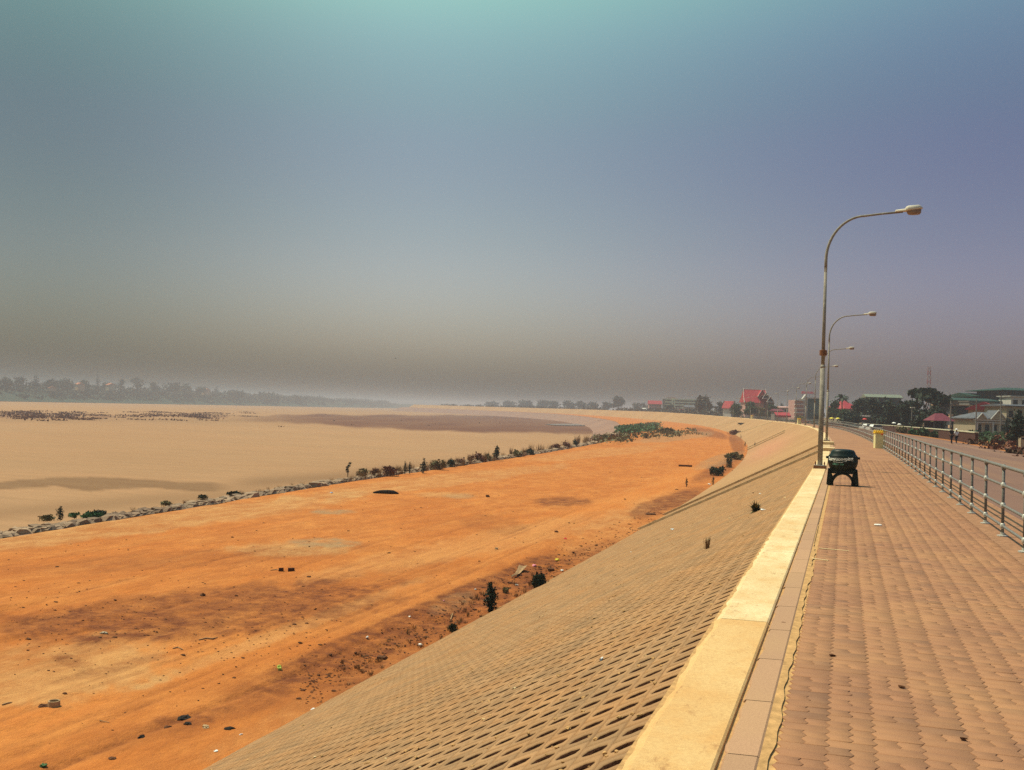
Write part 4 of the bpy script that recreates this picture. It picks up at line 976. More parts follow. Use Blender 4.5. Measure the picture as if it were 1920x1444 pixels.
# plants at the foot of the slope
tp_ = [(919, 1148, 54, 30, 'column', 'dark bushy column-shaped shrub at the toe of the slope, largest there', 900), (1013, 1104, 30, 44, 'dark', 'low dark spreading shrub with pale blades at the toe', 700), (849, 1184, 20, 26, 'dark', 'small dark plant in the churned earth left of the column-shaped shrub', 300),
       (948, 1112, 12, 16, 'olive', 'small olive weed right of the column-shaped shrub', 160), (1287, 913, 17, 6, 'column', 'small dark sapling standing alone on the orange dirt', 160), (1337, 910, 17, 9, 'column', 'dark sapling at the toe beside a white scrap', 160),
       (1345, 892, 18, 32, 'dark', 'dark spreading bush at the toe beyond the ribs', 420), (1367, 877, 20, 16, 'dark', 'bushy dark plant right of the spreading toe bush', 260), (1378, 862, 14, 40, 'olive', 'wide olive scrub at the toe near the middle rib pair', 360),
       (1397, 838, 10, 6, 'column', 'little dark shrub at the foot of the middle rib pair', 120), (1389, 823, 9, 4, 'column', 'tiny dark stalk beyond the middle rib pair', 80), (1376, 815, 9, 34, 'red', 'brown scrub along the far toe of the slope', 260)]
for i, (x_, y_, hp, wp, kd, l, n) in enumerate(tp_):
    p = on_terrace(x_, y_); D = -((p-CN) @ RN)[2]; plant(l, p, hp*D/F, wp*D/F, kd, 500+i, n=n)
for x_, y_, hp, wp, kd, l, n in ((1417, 960, 24, 32, 'agave', 'spiky arching plant growing out of the holed slope', 60), (1325, 1030, 26, 18, 'tuft', 'upright tuft of dry stalks growing from the holed slope', 34), (1415, 838, 10, 5, 'column', 'tiny dark shrub high on the slope above the middle rib pair', 90), (1390, 797, 5, 18, 'dark', 'dark ragged weeds on the far slope', 160)):
    p = on_slope(x_, y_); D = -((p-CN) @ RN)[2]; plant(l, p, hp*D/F, wp*D/F, kd, 600+int(x_), n=n)
rg = random.Random(77)
for i in range(70):                    # dead stalks and blades in the churned earth at the toe
    x_ = rg.uniform(640, 1100); y_ = np.interp(x_, [640, 900, 1100], [1252, 1122, 1050])+rg.uniform(-8, 42); p = on_terrace(x_, y_); t_, s_ = ts(p)
    if t_ > T_TOE+.15: continue
    D = -((p-CN) @ RN)[2]; plant('small tuft of dead grass in the churned earth at the toe', p, rg.uniform(5, 13)*D/F, rg.uniform(10, 22)*D/F, 'tuft', 700+i, 22, 'grass tuft', 'dead grass tufts at the toe of the slope', 'grass_tuft')

# ---------------------------------------------------------------- debris on the dirt and on the slope
clods = MB(); rg = random.Random(21)
for i in range(1500):
    u = rg.random()
    if u < .62: x_ = rg.uniform(560, 1240); y_ = np.interp(x_, [560, 900, 1240], [1290, 1115, 962])+rg.gauss(0, 1)*16+12
    elif u < .82: x_ = rg.uniform(20, 640); y_ = rg.gauss(1180, 45)
    else: x_ = rg.uniform(0, 1300); y_ = np.interp(x_, [0, 1300], [1020, 850])+abs(rg.gauss(0, 1))*230
    if y_ > 1443: continue
    p = on_terrace(x_, y_); t_, s_ = ts(p)
    if t_ > T_TOE+.05 or s_ > 240: continue
    r = rg.uniform(.006, .014)*(1+s_/25)*(1 if rg.random() < .93 else 1.9); clods.blob((p[0], p[1], p[2]+r*.2), (r*rg.uniform(.9, 2), r, r*.55), .3, i, 5, 4)
tag(clods.build('earth_clods', M['darkclay']), 'small earth clods and pebbles strewn over the orange dirt', 'earth', kind='stuff')
def put(o, p, rz=0, rx=0): o.location = tuple(map(float, p)); o.rotation_euler = (rx, 0, rz); return o
def rag(label, px_, py_, wpx, hpx_, mat, on='t', seed=0, name='litter', cat='litter', group='scraps of litter', flat=.5):
    p = on_terrace(px_, py_) if on == 't' else on_slope(px_, py_); D = -((p-CN) @ RN)[2]; r = wpx*D/F/2
    o = MB().blob((0, 0, r*flat*.7), (r, r*.75, r*flat), .42, seed, 9, 7).build(name, M[mat]); put(o, p, seed*1.3)
    return tag(o, label, cat, group)
rag('white plastic scrap at the left end of the churned earth', 689, 1196, 7, 5, 'plastic_white', seed=1); rag('white crumpled bag at the lower edge of the churned earth', 788, 1211, 9, 5, 'plastic_white', seed=2)
rag('small white scrap right at the toe near the bottom of the picture', 588, 1332, 9, 4, 'plastic_white', seed=3); rag('tiny white scrap on the bank line above the churned earth', 768, 1157, 5, 5, 'plastic_white', seed=4)
rag('small white scrap between the two dark toe shrubs', 969, 1098, 6, 5, 'plastic_white', seed=5); rag('pink plastic bag behind the low spreading shrub', 1002, 1062, 9, 6, 'plastic_pink', seed=6)
rag('yellow wrapper farther along the toe', 1045, 1051, 9, 7, 'plastic_yellow', seed=7); rag('white flat scrap right of the low spreading shrub', 1053, 1070, 8, 4, 'plastic_white', seed=8, flat=.25)
rag('tiny pink scrap on the bank line', 832, 1127, 4, 4, 'plastic_pink', seed=9); rag('small red scrap on the orange dirt right of centre', 1060, 1011, 6, 4, 'plastic_red', seed=10)
rag('lime yellow crumpled ball on the smooth track', 524, 1256, 12, 9, 'lime', seed=11, flat=.8); rag('blue white scrap near the stone edge', 622, 925, 6, 4, 'plastic_blue', seed=12)
rag('tiny white scrap left in the churned earth', 891, 1106, 5, 4, 'plastic_white', seed=13); rag('white scrap at the foot of the dark toe sapling', 1330, 909, 6, 4, 'plastic_white', seed=14)
rag('white crumpled bag caught on the spiky slope plant', 1430, 958, 9, 7, 'plastic_white', 's', 15); rag('white speck of litter above the spiky slope plant', 1425, 927, 5, 5, 'plastic_white', 's', 16)
rag('pale scrap on the slope left of the dry stalk tuft', 1261, 994, 7, 6, 'plastic_white', 's', 17); rag('tiny pale scrap on the slope in the middle', 1183, 1036, 4, 4, 'plastic_white', 's', 18)
rag('tiny yellow scrap low on the slope', 869, 1250, 4, 4, 'plastic_yellow', 's', 19); rag('small white scrap at the pebbly part of the track', 452, 1378, 6, 5, 'plastic_white', seed=20)
rag('small pale scrap by the toe at bottom left', 405, 1409, 9, 5, 'plastic_white', seed=21, flat=.3); rag('pale stone scrap on the left dirt', 195, 1188, 13, 5, 'w_cream', seed=22, flat=.3)
rag('dark clump of charred earth, largest of the group at bottom left', 345, 1348, 30, 9, 'char', seed=23, name='burnt_clump', cat='clump', group='dark burnt clumps on the dirt', flat=.22)
rag('dark clump right of the largest burnt clump', 352, 1358, 16, 5, 'char', seed=24, name='burnt_clump', cat='clump', group='dark burnt clumps on the dirt', flat=.2)
rag('dark clump left below the largest burnt clump', 314, 1364, 15, 6, 'darkclay', seed=25, name='burnt_clump', cat='clump', group='dark burnt clumps on the dirt', flat=.25)
rag('pale rimmed clod right of the burnt clumps', 385, 1364, 16, 6, 'concrete', seed=26, name='clod', cat='clod', group='dark burnt clumps on the dirt', flat=.3)
rag('dark low clump farthest right of the burnt group', 430, 1367, 18, 6, 'char', seed=27, name='burnt_clump', cat='clump', group='dark burnt clumps on the dirt', flat=.2)
rag('dark clump near the tyre line at bottom left', 265, 1383, 16, 7, 'char', seed=28, name='burnt_clump', cat='clump', group='dark burnt clumps on the dirt', flat=.3)
rag('flattened reddish clump near the bottom edge', 211, 1423, 16, 5, 'darkclay', seed=29, name='burnt_clump', cat='clump', group='dark burnt clumps on the dirt', flat=.2)
rag('dark clod on the orange dirt below the charred log', 914, 932, 9, 5, 'darkclay', seed=30, name='clod', cat='clod', group='single clods on the orange dirt')
rag('dark clod left of the curved track', 1043, 998, 7, 4, 'darkclay', seed=31, name='clod', cat='clod', group='single clods on the orange dirt'); rag('pale stone on the middle of the dirt', 931, 1030, 8, 4, 'concrete', seed=32, name='clod', cat='clod', group='single clods on the orange dirt')
rag('dark pebble on the dirt at left centre', 380, 1117, 12, 6, 'darkclay', seed=33, name='clod', cat='clod', group='single clods on the orange dirt'); rag('green weed scrap at the very bottom left', 82, 1438, 14, 8, 'leaf_fresh', seed=34)
# pebbles and specks on the slope
rg = random.Random(8); mbp = MB()
for i in range(60):
    x_ = rg.uniform(560, 1480); y_ = rg.uniform(900, 1440)
    if y_ < np.interp(x_, [400, 920, 1235, 1530], [1460, 1165, 985, 880]) or y_ > np.interp(x_, [1175, 1300, 1420, 1500], [1444, 1235, 1060, 920]): continue
    p = on_slope(x_, y_); s_ = ts(p)[1]; r = rg.uniform(.005, .012)*(1+s_/14); mbp.blob((p[0], p[1], p[2]+r*.3), (r*1.3, r, r*.7), .3, i, 5, 4)
tag(mbp.build('pebbles', M['coping']), 'tiny pale chips scattered on the holed slope', 'chips', kind='stuff')
# stick litter
def stick(label, pts, r, mat, on='t', name='stick', cat='stick', group='sticks lying on the ground'):
    f = on_terrace if on == 't' else on_slope; P_ = [f(*q) for q in pts]; o = P_[0].copy(); t = MB().tube([tuple(p-o+np.array([0, 0, r*.8])) for p in P_], [r*.7]+[r]*(len(P_)-2)+[r*.4], 6).build(name, M[mat]); put(t, o)
    return tag(t, label, cat, group)
stick('long crooked pale stick on the left part of the dirt', [(373, 1201), (386, 1198), (398, 1199), (408, 1196)], .022, 'wood'); stick('short arched stick left of the long crooked one', [(324, 1217), (333, 1215), (343, 1219)], .02, 'wood')
stick('thin stick at the left edge of the picture', [(4, 1323), (14, 1320), (23, 1318)], .02, 'wood'); stick('pale stick lying up the holed slope', [(1126, 1240), (1130, 1236)], .018, 'plastic_white', 's')
stick('pale stalk in the churned earth left of the column-shaped shrub', [(845, 1163), (848, 1154), (849, 1150)], .02, 'wood'); stick('thin stick by the two bricks', [(507, 1070), (518, 1069), (524, 1070)], .02, 'wood')
stick('pale stick low on the left dirt beside the tyre line', [(877-690, 1352), (205, 1356)], .015, 'wood')
# curved palm frond sheath
q = [(960, 1084), (970, 1080), (976, 1073), (981, 1066)]; P_ = [on_terrace(*a) for a in q]; o0 = P_[0].copy(); vs = []
for i, p in enumerate(P_):
    wv_ = .05+.10*i/3
    for dx in (-wv_, 0, wv_): vs.append(tuple(p-o0+np.array([dx, dx*.4, .03+.05*abs(dx)/wv_+.02*i])))
fr_ = MB().add(vs, [(i*3+k, i*3+k+1, i*3+k+4, i*3+k+3) for i in range(3) for k in range(2)]).build('palm_sheath', M['wood']); put(fr_, o0)
tag(fr_, 'curved dry palm sheath lying behind the column-shaped toe shrub', 'palm sheath')
# charred log, planks, bricks, concrete ring
p = on_terrace(724, 926); D = -((p-CN) @ RN)[2]
lg = MB().tube([(-.95*1.0, 0, .06), (-.45, .05, .12), (.1, 0, .13), (.55, .03, .11), (.9, -.02, .05)], [.05, .13, .16, .15, .05], 8).build('charred_log', M['char']); put(lg, p, YAW+.0); lg.scale = (48*D/F/1.85,)*3
tag(lg, 'black charred log lying flat on the orange dirt near the stone edge', 'log')
p = on_terrace(1285, 875); D = -((p-CN) @ RN)[2]; pl = MB().box((0, 0, .1), (25*D/F, .28, .2)).build('beam', M['darkclay']); put(pl, p, YAW+math.radians(-14)); tag(pl, 'dark timber beam lying on the dirt near the toe, beyond the ribs', 'beam')
for x_, y_, wd_, a_, l in ((1033, 1069, 12, .1, 'short dark plank beside the low spreading toe shrub'), (1220, 965, 18, .05, 'dark plank end by the foot of the nearest rib'), (1380, 884, 12, .5, 'grey plank leaning at the toe near the spreading bush'), (716, 1236, 16, -.3, 'flat dark board at the lower end of the churned earth')):
    p = on_terrace(x_, y_); D = -((p-CN) @ RN)[2]; o = MB().box((0, 0, .04), (wd_*D/F, .12*D/22, .06)).build('plank', M['darkclay']); put(o, p, YAW+a_, .1); tag(o, l, 'plank', 'planks lying along the toe')
for x_, y_, l in ((527, 1071, 'left and darker of two bricks on the dirt'), (546, 1071, 'right and wider of two bricks on the dirt')):
    p = on_terrace(x_, y_); D = -((p-CN) @ RN)[2]; wd_ = (9 if x_ < 535 else 12)*D/F
    o = MB().box((0, 0, 6*D/F/2), (wd_, wd_*.6, 6*D/F), top=.96).build('brick', M['soil_and_shade']); put(o, p, YAW+.3); tag(o, l, 'brick', 'two bricks on the dirt')
p = on_terrace(101, 1324); D = -((p-CN) @ RN)[2]; r = 10.5*D/F; rt = thing('concrete_ring', 'broken concrete ring with a sunlit rim standing on the dirt at lower left', 'concrete ring', p-np.array([0, 0, .02]), .4)
MB().lathe([(r*1.12, -.05), (r, r*1.15), (r*.78, r*1.15), (r*.80, r*.2), (.01, r*.2)], 18).build('ring_wall', M['concrete'], rt, False)
vs = MB().blob((-r*1.4, 0, .0), (r*1.2, r*.9, r*.55), .3, 3, 9, 6).build('earth_heap', M['darkclay'], rt)
for x_, y_, l in ((1646, 986, 'small white paper cup pad lying flat on the paving'),):
    p = unp(x_, y_, 0); o = MB().lathe([(.055, .003), (.06, .018), (.045, .026), (.01, .026)], 12, sy=.7).build('white_litter', M['plastic_white']); put(o, p); tag(o, l, 'litter')
for a in ((1470, 1170), (1560, 1231), (1806, 1388), (1690, 1290), (1412, 925)):
    p = unp(a[0], a[1], .0); o = MB().blob((0, 0, .008), (.022, .012, .008), .4, a[0], 6, 4).build('stone_chip', M['darkclay']); put(o, p); tag(o, 'small dark chip lying on the paving', 'chip', 'small dark chips on the paving')
# cracked joints across the path: two pale mortar seams
for x0_, y0_, x1_, y1_ in ((1535, 1028, 1592, 1033), (1522, 1047, 1553, 1051)):
    a, b_ = unp(x0_, y0_, .004), unp(x1_, y1_, .004); d = (b_-a)[:2]; L = np.linalg.norm(d)
    o = MB().box((L/2, 0, 0), (L, .035, .006)).build('mortar_seam', M['coping'], pav); put(o, (a+0), math.atan2(d[1], d[0])); o.location.z = .004

# ---------------------------------------------------------------- people on the far side of the road
def person(label, p, h, shirt, trousers, hat=None, rz=0, stride=.22, skin='skin'):
    t = thing('person', label, 'person', p, rz, 'two people walking on the road edge'); k = h/1.7
    def skinned(name, vs, es, rad, mat, root=0, parent=t):
        me = bpy.data.meshes.new(name); me.from_pydata([tuple(c*k for c in v) for v in vs], es, []); me.materials.append(M[mat])
        o = bpy.data.objects.new(name, me); COL.objects.link(o); o.parent = parent
        md = o.modifiers.new('skin', 'SKIN'); sv = me.skin_vertices[0] if len(me.skin_vertices) else None
        if sv is None:
            bm = __import__('bmesh').new(); bm.from_mesh(me); bm.verts.layers.skin.verify(); bm.to_mesh(me); bm.free(); sv = me.skin_vertices[0]
        for i, r in enumerate(rad): sv.data[i].radius = (r*k, r*k) if not isinstance(r, tuple) else (r[0]*k, r[1]*k); sv.data[i].use_root = (i == root)
        su = o.modifiers.new('sub', 'SUBSURF'); su.levels = 1; su.render_levels = 1
        return o
    st = stride
    vs = [(0, 0, .92), (0, 0, 1.10), (0, .01, 1.32), (0, .01, 1.42), (0, .0, 1.50), (0, -.01, 1.60), (0, 0, 1.68),
          (-.10, 0, .88), (-.11, -st*.4, .48), (-.11, -st*.9, .07), (-.11, -st*.9-.16, .03), (.10, 0, .88), (.11, st*.6, .50), (.11, st*.8, .10), (.11, st*.8-.15, .03),
          (-.19, .01, 1.37), (-.24, .06, 1.10), (-.23, -.05, .88), (-.23, -.08, .80), (.19, .01, 1.37), (.24, -.04, 1.10), (.23, -.14, .90), (.23, -.17, .82)]
    es = [(0, 1), (1, 2), (2, 3), (3, 4), (4, 5), (5, 6), (0, 7), (7, 8), (8, 9), (9, 10), (0, 11), (11, 12), (12, 13), (13, 14), (2, 15), (15, 16), (16, 17), (17, 18), (2, 19), (19, 20), (20, 21), (21, 22)]
    rad = [(.14, .10), (.13, .09), (.15, .10), .06, .055, (.085, .10), .06, .085, .055, .04, .035, .085, .055, .04, .035, .05, .04, .032, .03, .05, .04, .032, .03]
    body = skinned('body', vs, es, rad, skin)
    skinned('shirt', [(0, 0, .90), (0, 0, 1.10), (0, .01, 1.36), (-.2, .01, 1.37), (-.245, .05, 1.16), (.2, .01, 1.37), (.245, -.02, 1.16)], [(0, 1), (1, 2), (2, 3), (3, 4), (2, 5), (5, 6)], [(.165, .12), (.16, .115), (.165, .12), .07, .065, .07, .065], shirt)
    skinned('trousers', [(0, 0, .92), (-.10, 0, .84), (-.11, -st*.4, .48), (-.11, -st*.9, .12), (.10, 0, .84), (.11, st*.6, .50), (.11, st*.8, .14)], [(0, 1), (1, 2), (2, 3), (0, 4), (4, 5), (5, 6)], [(.165, .12), .105, .078, .062, .105, .078, .062], trousers)
    if hat: MB().lathe([(.19*k, 1.62*k), (.185*k, 1.64*k), (.11*k, 1.66*k), (.10*k, 1.75*k), (.03*k, 1.77*k)], 14).build('hat', M[hat], t, True)
    else: MB().blob((0, .015*k, 1.635*k), (.10*k, .11*k, .095*k), .05, 4, 10, 7).build('hair', M['hair'], t, True)
    MB().blob((0, -.10*k, 1.575*k), (.016*k, .022*k, .022*k), .02, 1, 6, 4).build('nose', M[skin], body)
    return t
zr = lambda t_: -.622+.02
def road_point(px_, py_):
    for D in np.linspace(60, 200, 600):
        p = W(px_, py_, D); t_, s_ = ts(p)
        if p[2] <= float(rise(s_))+(rz_(t_) if t_ < 12.4 else -.61): return p, D
    return p, D
p, D = road_point(1793, 833); person('person in a white shirt, white hat and dark trousers walking at the road edge', p, 28*D/F*1.02, 'cloth_white', 'cloth_dark', 'cloth_white', YAW+.2)
p2, D2 = road_point(1784, 833); person('person dressed all in dark clothes walking beside the one in white', p2, 31*D/F, 'cloth_dark', 'cloth_dark', None, YAW+.5, .15)
print('person', ts(p), D, 'height', 28*D/F)

# ---------------------------------------------------------------- town side
TG = lambda p: float(np.interp(ts(p)[0], [12.3, 13.2, 15.5, 19, 30, 40, 120], [-.62, -.6, -.95, -1.35, -1.42, -1.42, -.42]))+float(rise(ts(p)[1]))
def zt(px_, D): p = W(px_, 800, D); return TG(p)
def T(label, px_, top, wp, D, **kw): return tree_px(label, px_, 800, top, wp, D, z=zt(px_, D)-.1, **kw)
# retaining wall with a pale cap along the far road side
wl = thing('low_wall', 'long low dark wall with a pale cap beyond the road', 'wall'); n = 26; vs = []; vc = []
for i in range(n+1):
    s = 118+(330-118)*i/n; t_ = 15.5+(i/n)*3; z = float(rise(s))
    for d, h in ((-.15, -1.6), (-.15, .28), (.15, .28), (.15, -1.6)): vs.append(tuple(PT(t_+d, s, z+h)))
    for d, h in ((-.22, .285), (-.22, .40), (.22, .40), (.22, .285)): vc.append(tuple(PT(t_+d, s, z+h)))
fq = [(i*4+a, i*4+a+1, i*4+a+5, i*4+a+4) for i in range(n) for a in range(3)]
MB().add(vs, fq+[(0, 1, 2, 3), (n*4+3, n*4+2, n*4+1, n*4)]).build('wall_face', M['w_brick'], wl); MB().add(vc, fq+[(i*4+3, i*4, i*4+4, i*4+7) for i in range(n)]+[(0, 1, 2, 3), (n*4+3, n*4+2, n*4+1, n*4)]).build('wall_cap', M['wallcap'], wl)
# dirt mounds and trenches in the orange field at right
for i, (x0_, y0_, x1_, y1_, l) in enumerate(((1800, 833, 1900, 812, 'first long dark planting bed running back from the road at right'), (1835, 842, 1925, 818, 'second long dark planting bed, behind the first, at right'), (1870, 850, 1950, 824, 'third dark planting bed nearest the right picture edge'), (1905, 858, 1990, 832, 'lowest dark planting bed cut by the right picture edge'))):
    a, _ = road_point(x0_+14, y0_+1); D1 = 1.5
    ta, sa_ = ts(a); bl = []
    for j in range(26):
        f_ = j/25; t_ = ta+1.0+f_*20; s_ = sa_+3+f_*26+1.0*math.sin(j*1.7+i); zc = float(rise(s_))+float(np.interp(t_, [12.3, 13.2, 15.5, 19, 30, 40], [-.62, -.6, -.95, -1.35, -1.42, -1.42])); q_ = PT(t_, s_, zc)
        bl.append((q_[0], q_[1], q_[2]+.12, 1.3, 1.5, .34*(.7+.6*random.random())))
    tag(leaves('planting_bed', bl, 1300, .16, M['leaf_red' if i % 2 else 'leaf_bed'], seed=90+i, shell=.1), l, 'planting bed', 'dark planting beds beside the road')
G1 = 'dark shade trees along the town side of the road'
T('dark tree right behind the nearest lamp poles', 1563, 747, 34, 300, mat='leaf_green', n=1500, seed=1, group=G1, trunk_frac=.1)
T('dark green tree left under the palm, beside the poles', 1582, 766, 40, 270, mat='leaf_green', n=1400, seed=2, group=G1, trunk_frac=.08)
T('rounded dark tree right of the red roof', 1612, 747, 44, 260, mat='leaf_dark', n=1900, seed=3, group=G1, trunk_frac=.1)
T('dark tree in front of the long grey roof, left', 1640, 744, 48, 240, mat='leaf_dark', n=2000, seed=4, group=G1, trunk_frac=.1)
T('black looking dense tree below the long grey roof', 1668, 750, 54, 215, mat='leaf_dark', n=2300, seed=5, group=G1, trunk_frac=.06)
T('dense dark tree left under the big spreading tree', 1700, 750, 50, 200, mat='leaf_dark', n=2300, seed=6, group=G1, trunk_frac=.06)
T('dark undergrowth tree between the poles and the market umbrellas', 1600, 772, 50, 240, mat='leaf_dark', n=1500, seed=16, group=G1, trunk_frac=.05)
T('broad dark tree mass behind the white banner', 1628, 746, 60, 280, mat='leaf_dark', n=2200, seed=130, group=G1, trunk_frac=.05)
T('broad dark tree mass under the long olive roof', 1662, 747, 66, 250, mat='leaf_dark', n=2400, seed=131, group=G1, trunk_frac=.05)
T('big spreading umbrella-crowned tree in front of the radio mast', 1733, 724, 98, 205, mat='leaf_dark', form='umbrella', n=4200, seed=7, name='spreading_tree')
T('dark tree filling the space below the big spreading crown', 1752, 752, 50, 195, mat='leaf_dark', n=1700, seed=8, group=G1, trunk_frac=.06)
T('low dark bush tree left of the maroon pavilion', 1722, 776, 40, 165, mat='leaf_dark', n=1300, seed=9, group=G1, trunk_frac=.04)
for i, (x_, tp2, wp, D_, l) in enumerate(((1790, 762, 22, 215, 'dark tree between the big crown and the ochre balconies'), (1812, 776, 16, 185, 'slim dark tree at the left corner of the villa'), (1889, 779, 20, 160, 'dark tree against the right end of the villa'), (1842, 764, 18, 215, 'dark tree showing between the red roof and the grey annex'), (1775, 756, 26, 230, 'dark tree right under the edge of the big spreading crown'))):
    T(l, x_, tp2, wp, D_, mat='leaf_dark', n=900, seed=120+i, group=G1, trunk_frac=.06)
for i, (x_, tp2, D_) in enumerate(((1782, 752, 150), (1830, 748, 170), (1876, 742, 165))):
    b = W(x_, 800, D_); b[2] = zt(x_, D_); h_ = W(x_, tp2, D_)[2]-b[2]; up_ = thing('utility_pole', ['utility pole left of the ochre balconies', 'utility pole before the grey annex', 'utility pole before the cream two-storey house'][i], 'utility pole', b, YAW, 'utility poles among the houses')
    MB().tube([(0, 0, -.2), (0, 0, h_)], [.13, .09], 7).build('pole', M['w_grey'], up_); MB().box((0, 0, h_-.5), (1.6, .1, .1)).build('crossarm', M['w_dark'], up_)
T('black shaded tree at the right picture edge', 1908, 766, 46, 110, mat='leaf_dark', n=2600, seed=10, name='edge_tree', trunk_frac=.08)
for i, (x_, tp2, wp, D, mt, l) in enumerate(((1712, 805, 30, 150, 'leaf_fresh', 'bright green roadside bush left of the darker one'), (1733, 803, 34, 140, 'leaf_green', 'dark green roadside bush beyond the road'), (1752, 808, 26, 138, 'leaf_green', 'low roadside bush just left of the brown stump'),
        (1765, 800, 34, 175, 'leaf_dark', 'shaded bush under the maroon pavilion'), (1820, 806, 36, 160, 'leaf_green', 'green hedge bush before the villa, left'), (1850, 808, 40, 160, 'leaf_fresh', 'bright green hedge bush before the villa, middle'), (1880, 808, 34, 158, 'leaf_green', 'green hedge bush before the villa, right'),
        (1818, 791, 18, 200, 'leaf_olive', 'yellow green shrub at the left corner of the villa'), (1690, 801, 24, 170, 'leaf_olive', 'pale roadside weeds bush near the low wall'), (1748, 776, 26, 180, 'leaf_olive', 'sunlit yellow green tree top left of the pavilion roof'),
        (1900, 806, 30, 120, 'leaf_red', 'brown shaded scrub on the orange field'), (1872, 816, 26, 130, 'leaf_red', 'brown scrub at the back of the dirt ridges'), (1825, 815, 24, 135, 'leaf_red', 'dry brown bush behind the two walkers'))):
    T(l, x_, tp2, wp, D, mat=mt, n=620, seed=40+i, name='bush', cat='bush', group='bushes beyond the road', trunk_frac=.02, leaf=.22)
# palm
def palm(label, px_, top, wp, D, seed=0):
    b = W(px_, 800, D); b[2] = zt(px_, D); h = W(px_, top, D)[2]-b[2]; L = wp*D/F/2; t = thing('palm_tree', label, 'palm tree', b)
    MB().tube([(0, 0, -.2), (.2, 0, h*.5), (0, 0, h*.82)], [.26, .19, .15], 8).build('trunk', M['bark'], t); rg = random.Random(seed); vs = []; fs = []
    for i in range(24):
        a = 2*math.pi*i/24+rg.uniform(-.1, .1); e = rg.uniform(-.25, 1.25); prev = None
        for j in range(7):
            f_ = j/6; r = L*f_*1.15; x = r*math.cos(e)*math.cos(a); y = r*math.cos(e)*math.sin(a); z = h*.82+r*math.sin(e)-.55*L*f_*f_
            w_ = .5*math.sin(math.pi*(f_*.85+.1)); vs += [(x-w_*math.sin(a), y+w_*math.cos(a), z-.25), (x, y, z), (x+w_*math.sin(a), y-w_*math.cos(a), z-.25)]
            if j: b_ = len(vs); fs += [(b_-6, b_-5, b_-2, b_-3), (b_-5, b_-4, b_-1, b_-2)]
    MB().add(vs, fs).build('fronds', M['leaf_dark'], t); return t
palm('single palm with a star-shaped crown above the red roof', 1577, 733, 26, 320, 3)
# buildings
hpx('house with a red hip roof showing beside the palm', 1572, 1603, 800, 767, 751, 345, 9, 'w_cream', 'r_red', .35, z=zt(1587, 345), hip=True, win=3)
hpx('long building whose pale olive metal roof rises over the dark trees', 1634, 1694, 800, 746, 739, 330, 12, 'w_dark', 'r_olive', -.2, z=zt(1664, 330), win=6, floors=2)
hpx('green-roofed building, lowest and leftmost of the three', 1782, 1862, 800, 752, 745.5, 250, 12, 'w_grey', 'r_green', .06, z=zt(1822, 250), win=6, floors=2, over=1.4, name='green_roofed_building', group='large green-roofed buildings', cat='building')
hpx('green-roofed building in the middle, half a storey higher', 1824, 1886, 800, 744.5, 737, 275, 12, 'w_dark', 'r_green', .06, z=zt(1855, 275), win=5, floors=3, over=1.6, name='green_roofed_building', group='large green-roofed buildings', cat='building')
hpx('highest green-roofed building at the right edge with white upper wall', 1878, 1960, 800, 733.5, 726, 265, 14, 'w_dark', 'r_green', .06, z=zt(1919, 265), hip=True, win=6, floors=3, over=2.2, name='green_roofed_building', group='large green-roofed buildings', cat='building')
hpx('white walled annex with two dark windows under the highest green roof', 1894, 1960, 800, 744, 743.5, 245, 6, 'w_white', 'w_white', .02, z=zt(1925, 245), win=4, floors=3, over=.4, cat='building', name='annex')
hpx('grey annex with two small windows under the lowest green roof', 1816, 1850, 800, 753, 752.5, 232, 5, 'w_grey', 'w_grey', .02, z=zt(1833, 232), win=2, floors=3, over=.2, cat='building', name='annex')
hpx('building with ochre balcony bands left of the villa', 1781, 1816, 800, 760, 759.5, 225, 8, 'w_dark', 'w_tan', .0, z=zt(1798, 225), win=3, floors=3, over=.7, cat='building', name='balcony_building')
bb = [o for o in bpy.data.objects if o.name.startswith('balcony_building')][0]
for zz_ in (1.8, 4.2): MB().box((0, -4.5, zz_), (4.8, 1.4, .7)).build('balcony', M['w_tan'], bb)
hpx('house with a steep red roof and tan gable behind the villa', 1838, 1890, 800, 769, 754, 200, 9, 'w_tan', 'r_red', -.5, z=zt(1864, 200), win=3, floors=2, ridge_x=False)
hpx('cream two-storey house right of the grey-tiled villa', 1884, 1935, 800, 762, 758, 190, 8, 'w_cream', 'r_grey', .05, z=zt(1910, 190), win=3, floors=2)
v = hpx('single-storey villa with grey tile roofs, white cornice and pale pediment', 1826, 1886, 806, 786, 773, 175, 8, 'w_cream', 'r_grey', .04, z=zt(1856, 175), hip=True, win=4, over=.5, name='villa')
vh = W(1856, 786, 175)[2]-zt(1856, 175); vw = 60*175/F
MB().box((0, -4.2, vh-.15), (vw+.6, .5, .35)).build('cornice', M['w_white'], v); MB().box((0, -4.15, vh-.6), (vw+.2, .3, .2)).build('cornice', M['w_white'], v)
for x_, w_, h_ in ((1.0, 2.4, 1.5), (-1.9, 1.5, .9)):
    MB().add([(x_-w_/2, -4.6, vh), (x_+w_/2, -4.6, vh), (x_, -4.6, vh+h_)], [(0, 1, 2)]).build('pediment', M['w_cream'], v)
    MB().add([(x_-w_/2-.1, -4.58, vh), (x_+w_/2+.1, -4.58, vh), (x_, -4.58, vh+h_+.06), (x_-w_/2-.1, -1, vh), (x_+w_/2+.1, -1, vh), (x_, -1, vh+h_+.06)], [(5, 4, 3), (0, 2, 5, 3), (1, 4, 5, 2)]).build('gable_roof', M['r_grey'], v)
    for sg_ in (-1, 1): MB().tube([(x_+sg_*(w_/2+.2), -4.7, vh-.05), (x_, -4.7, vh+h_+.08)], .09, 6).build('bargeboard', M['w_white'], v)
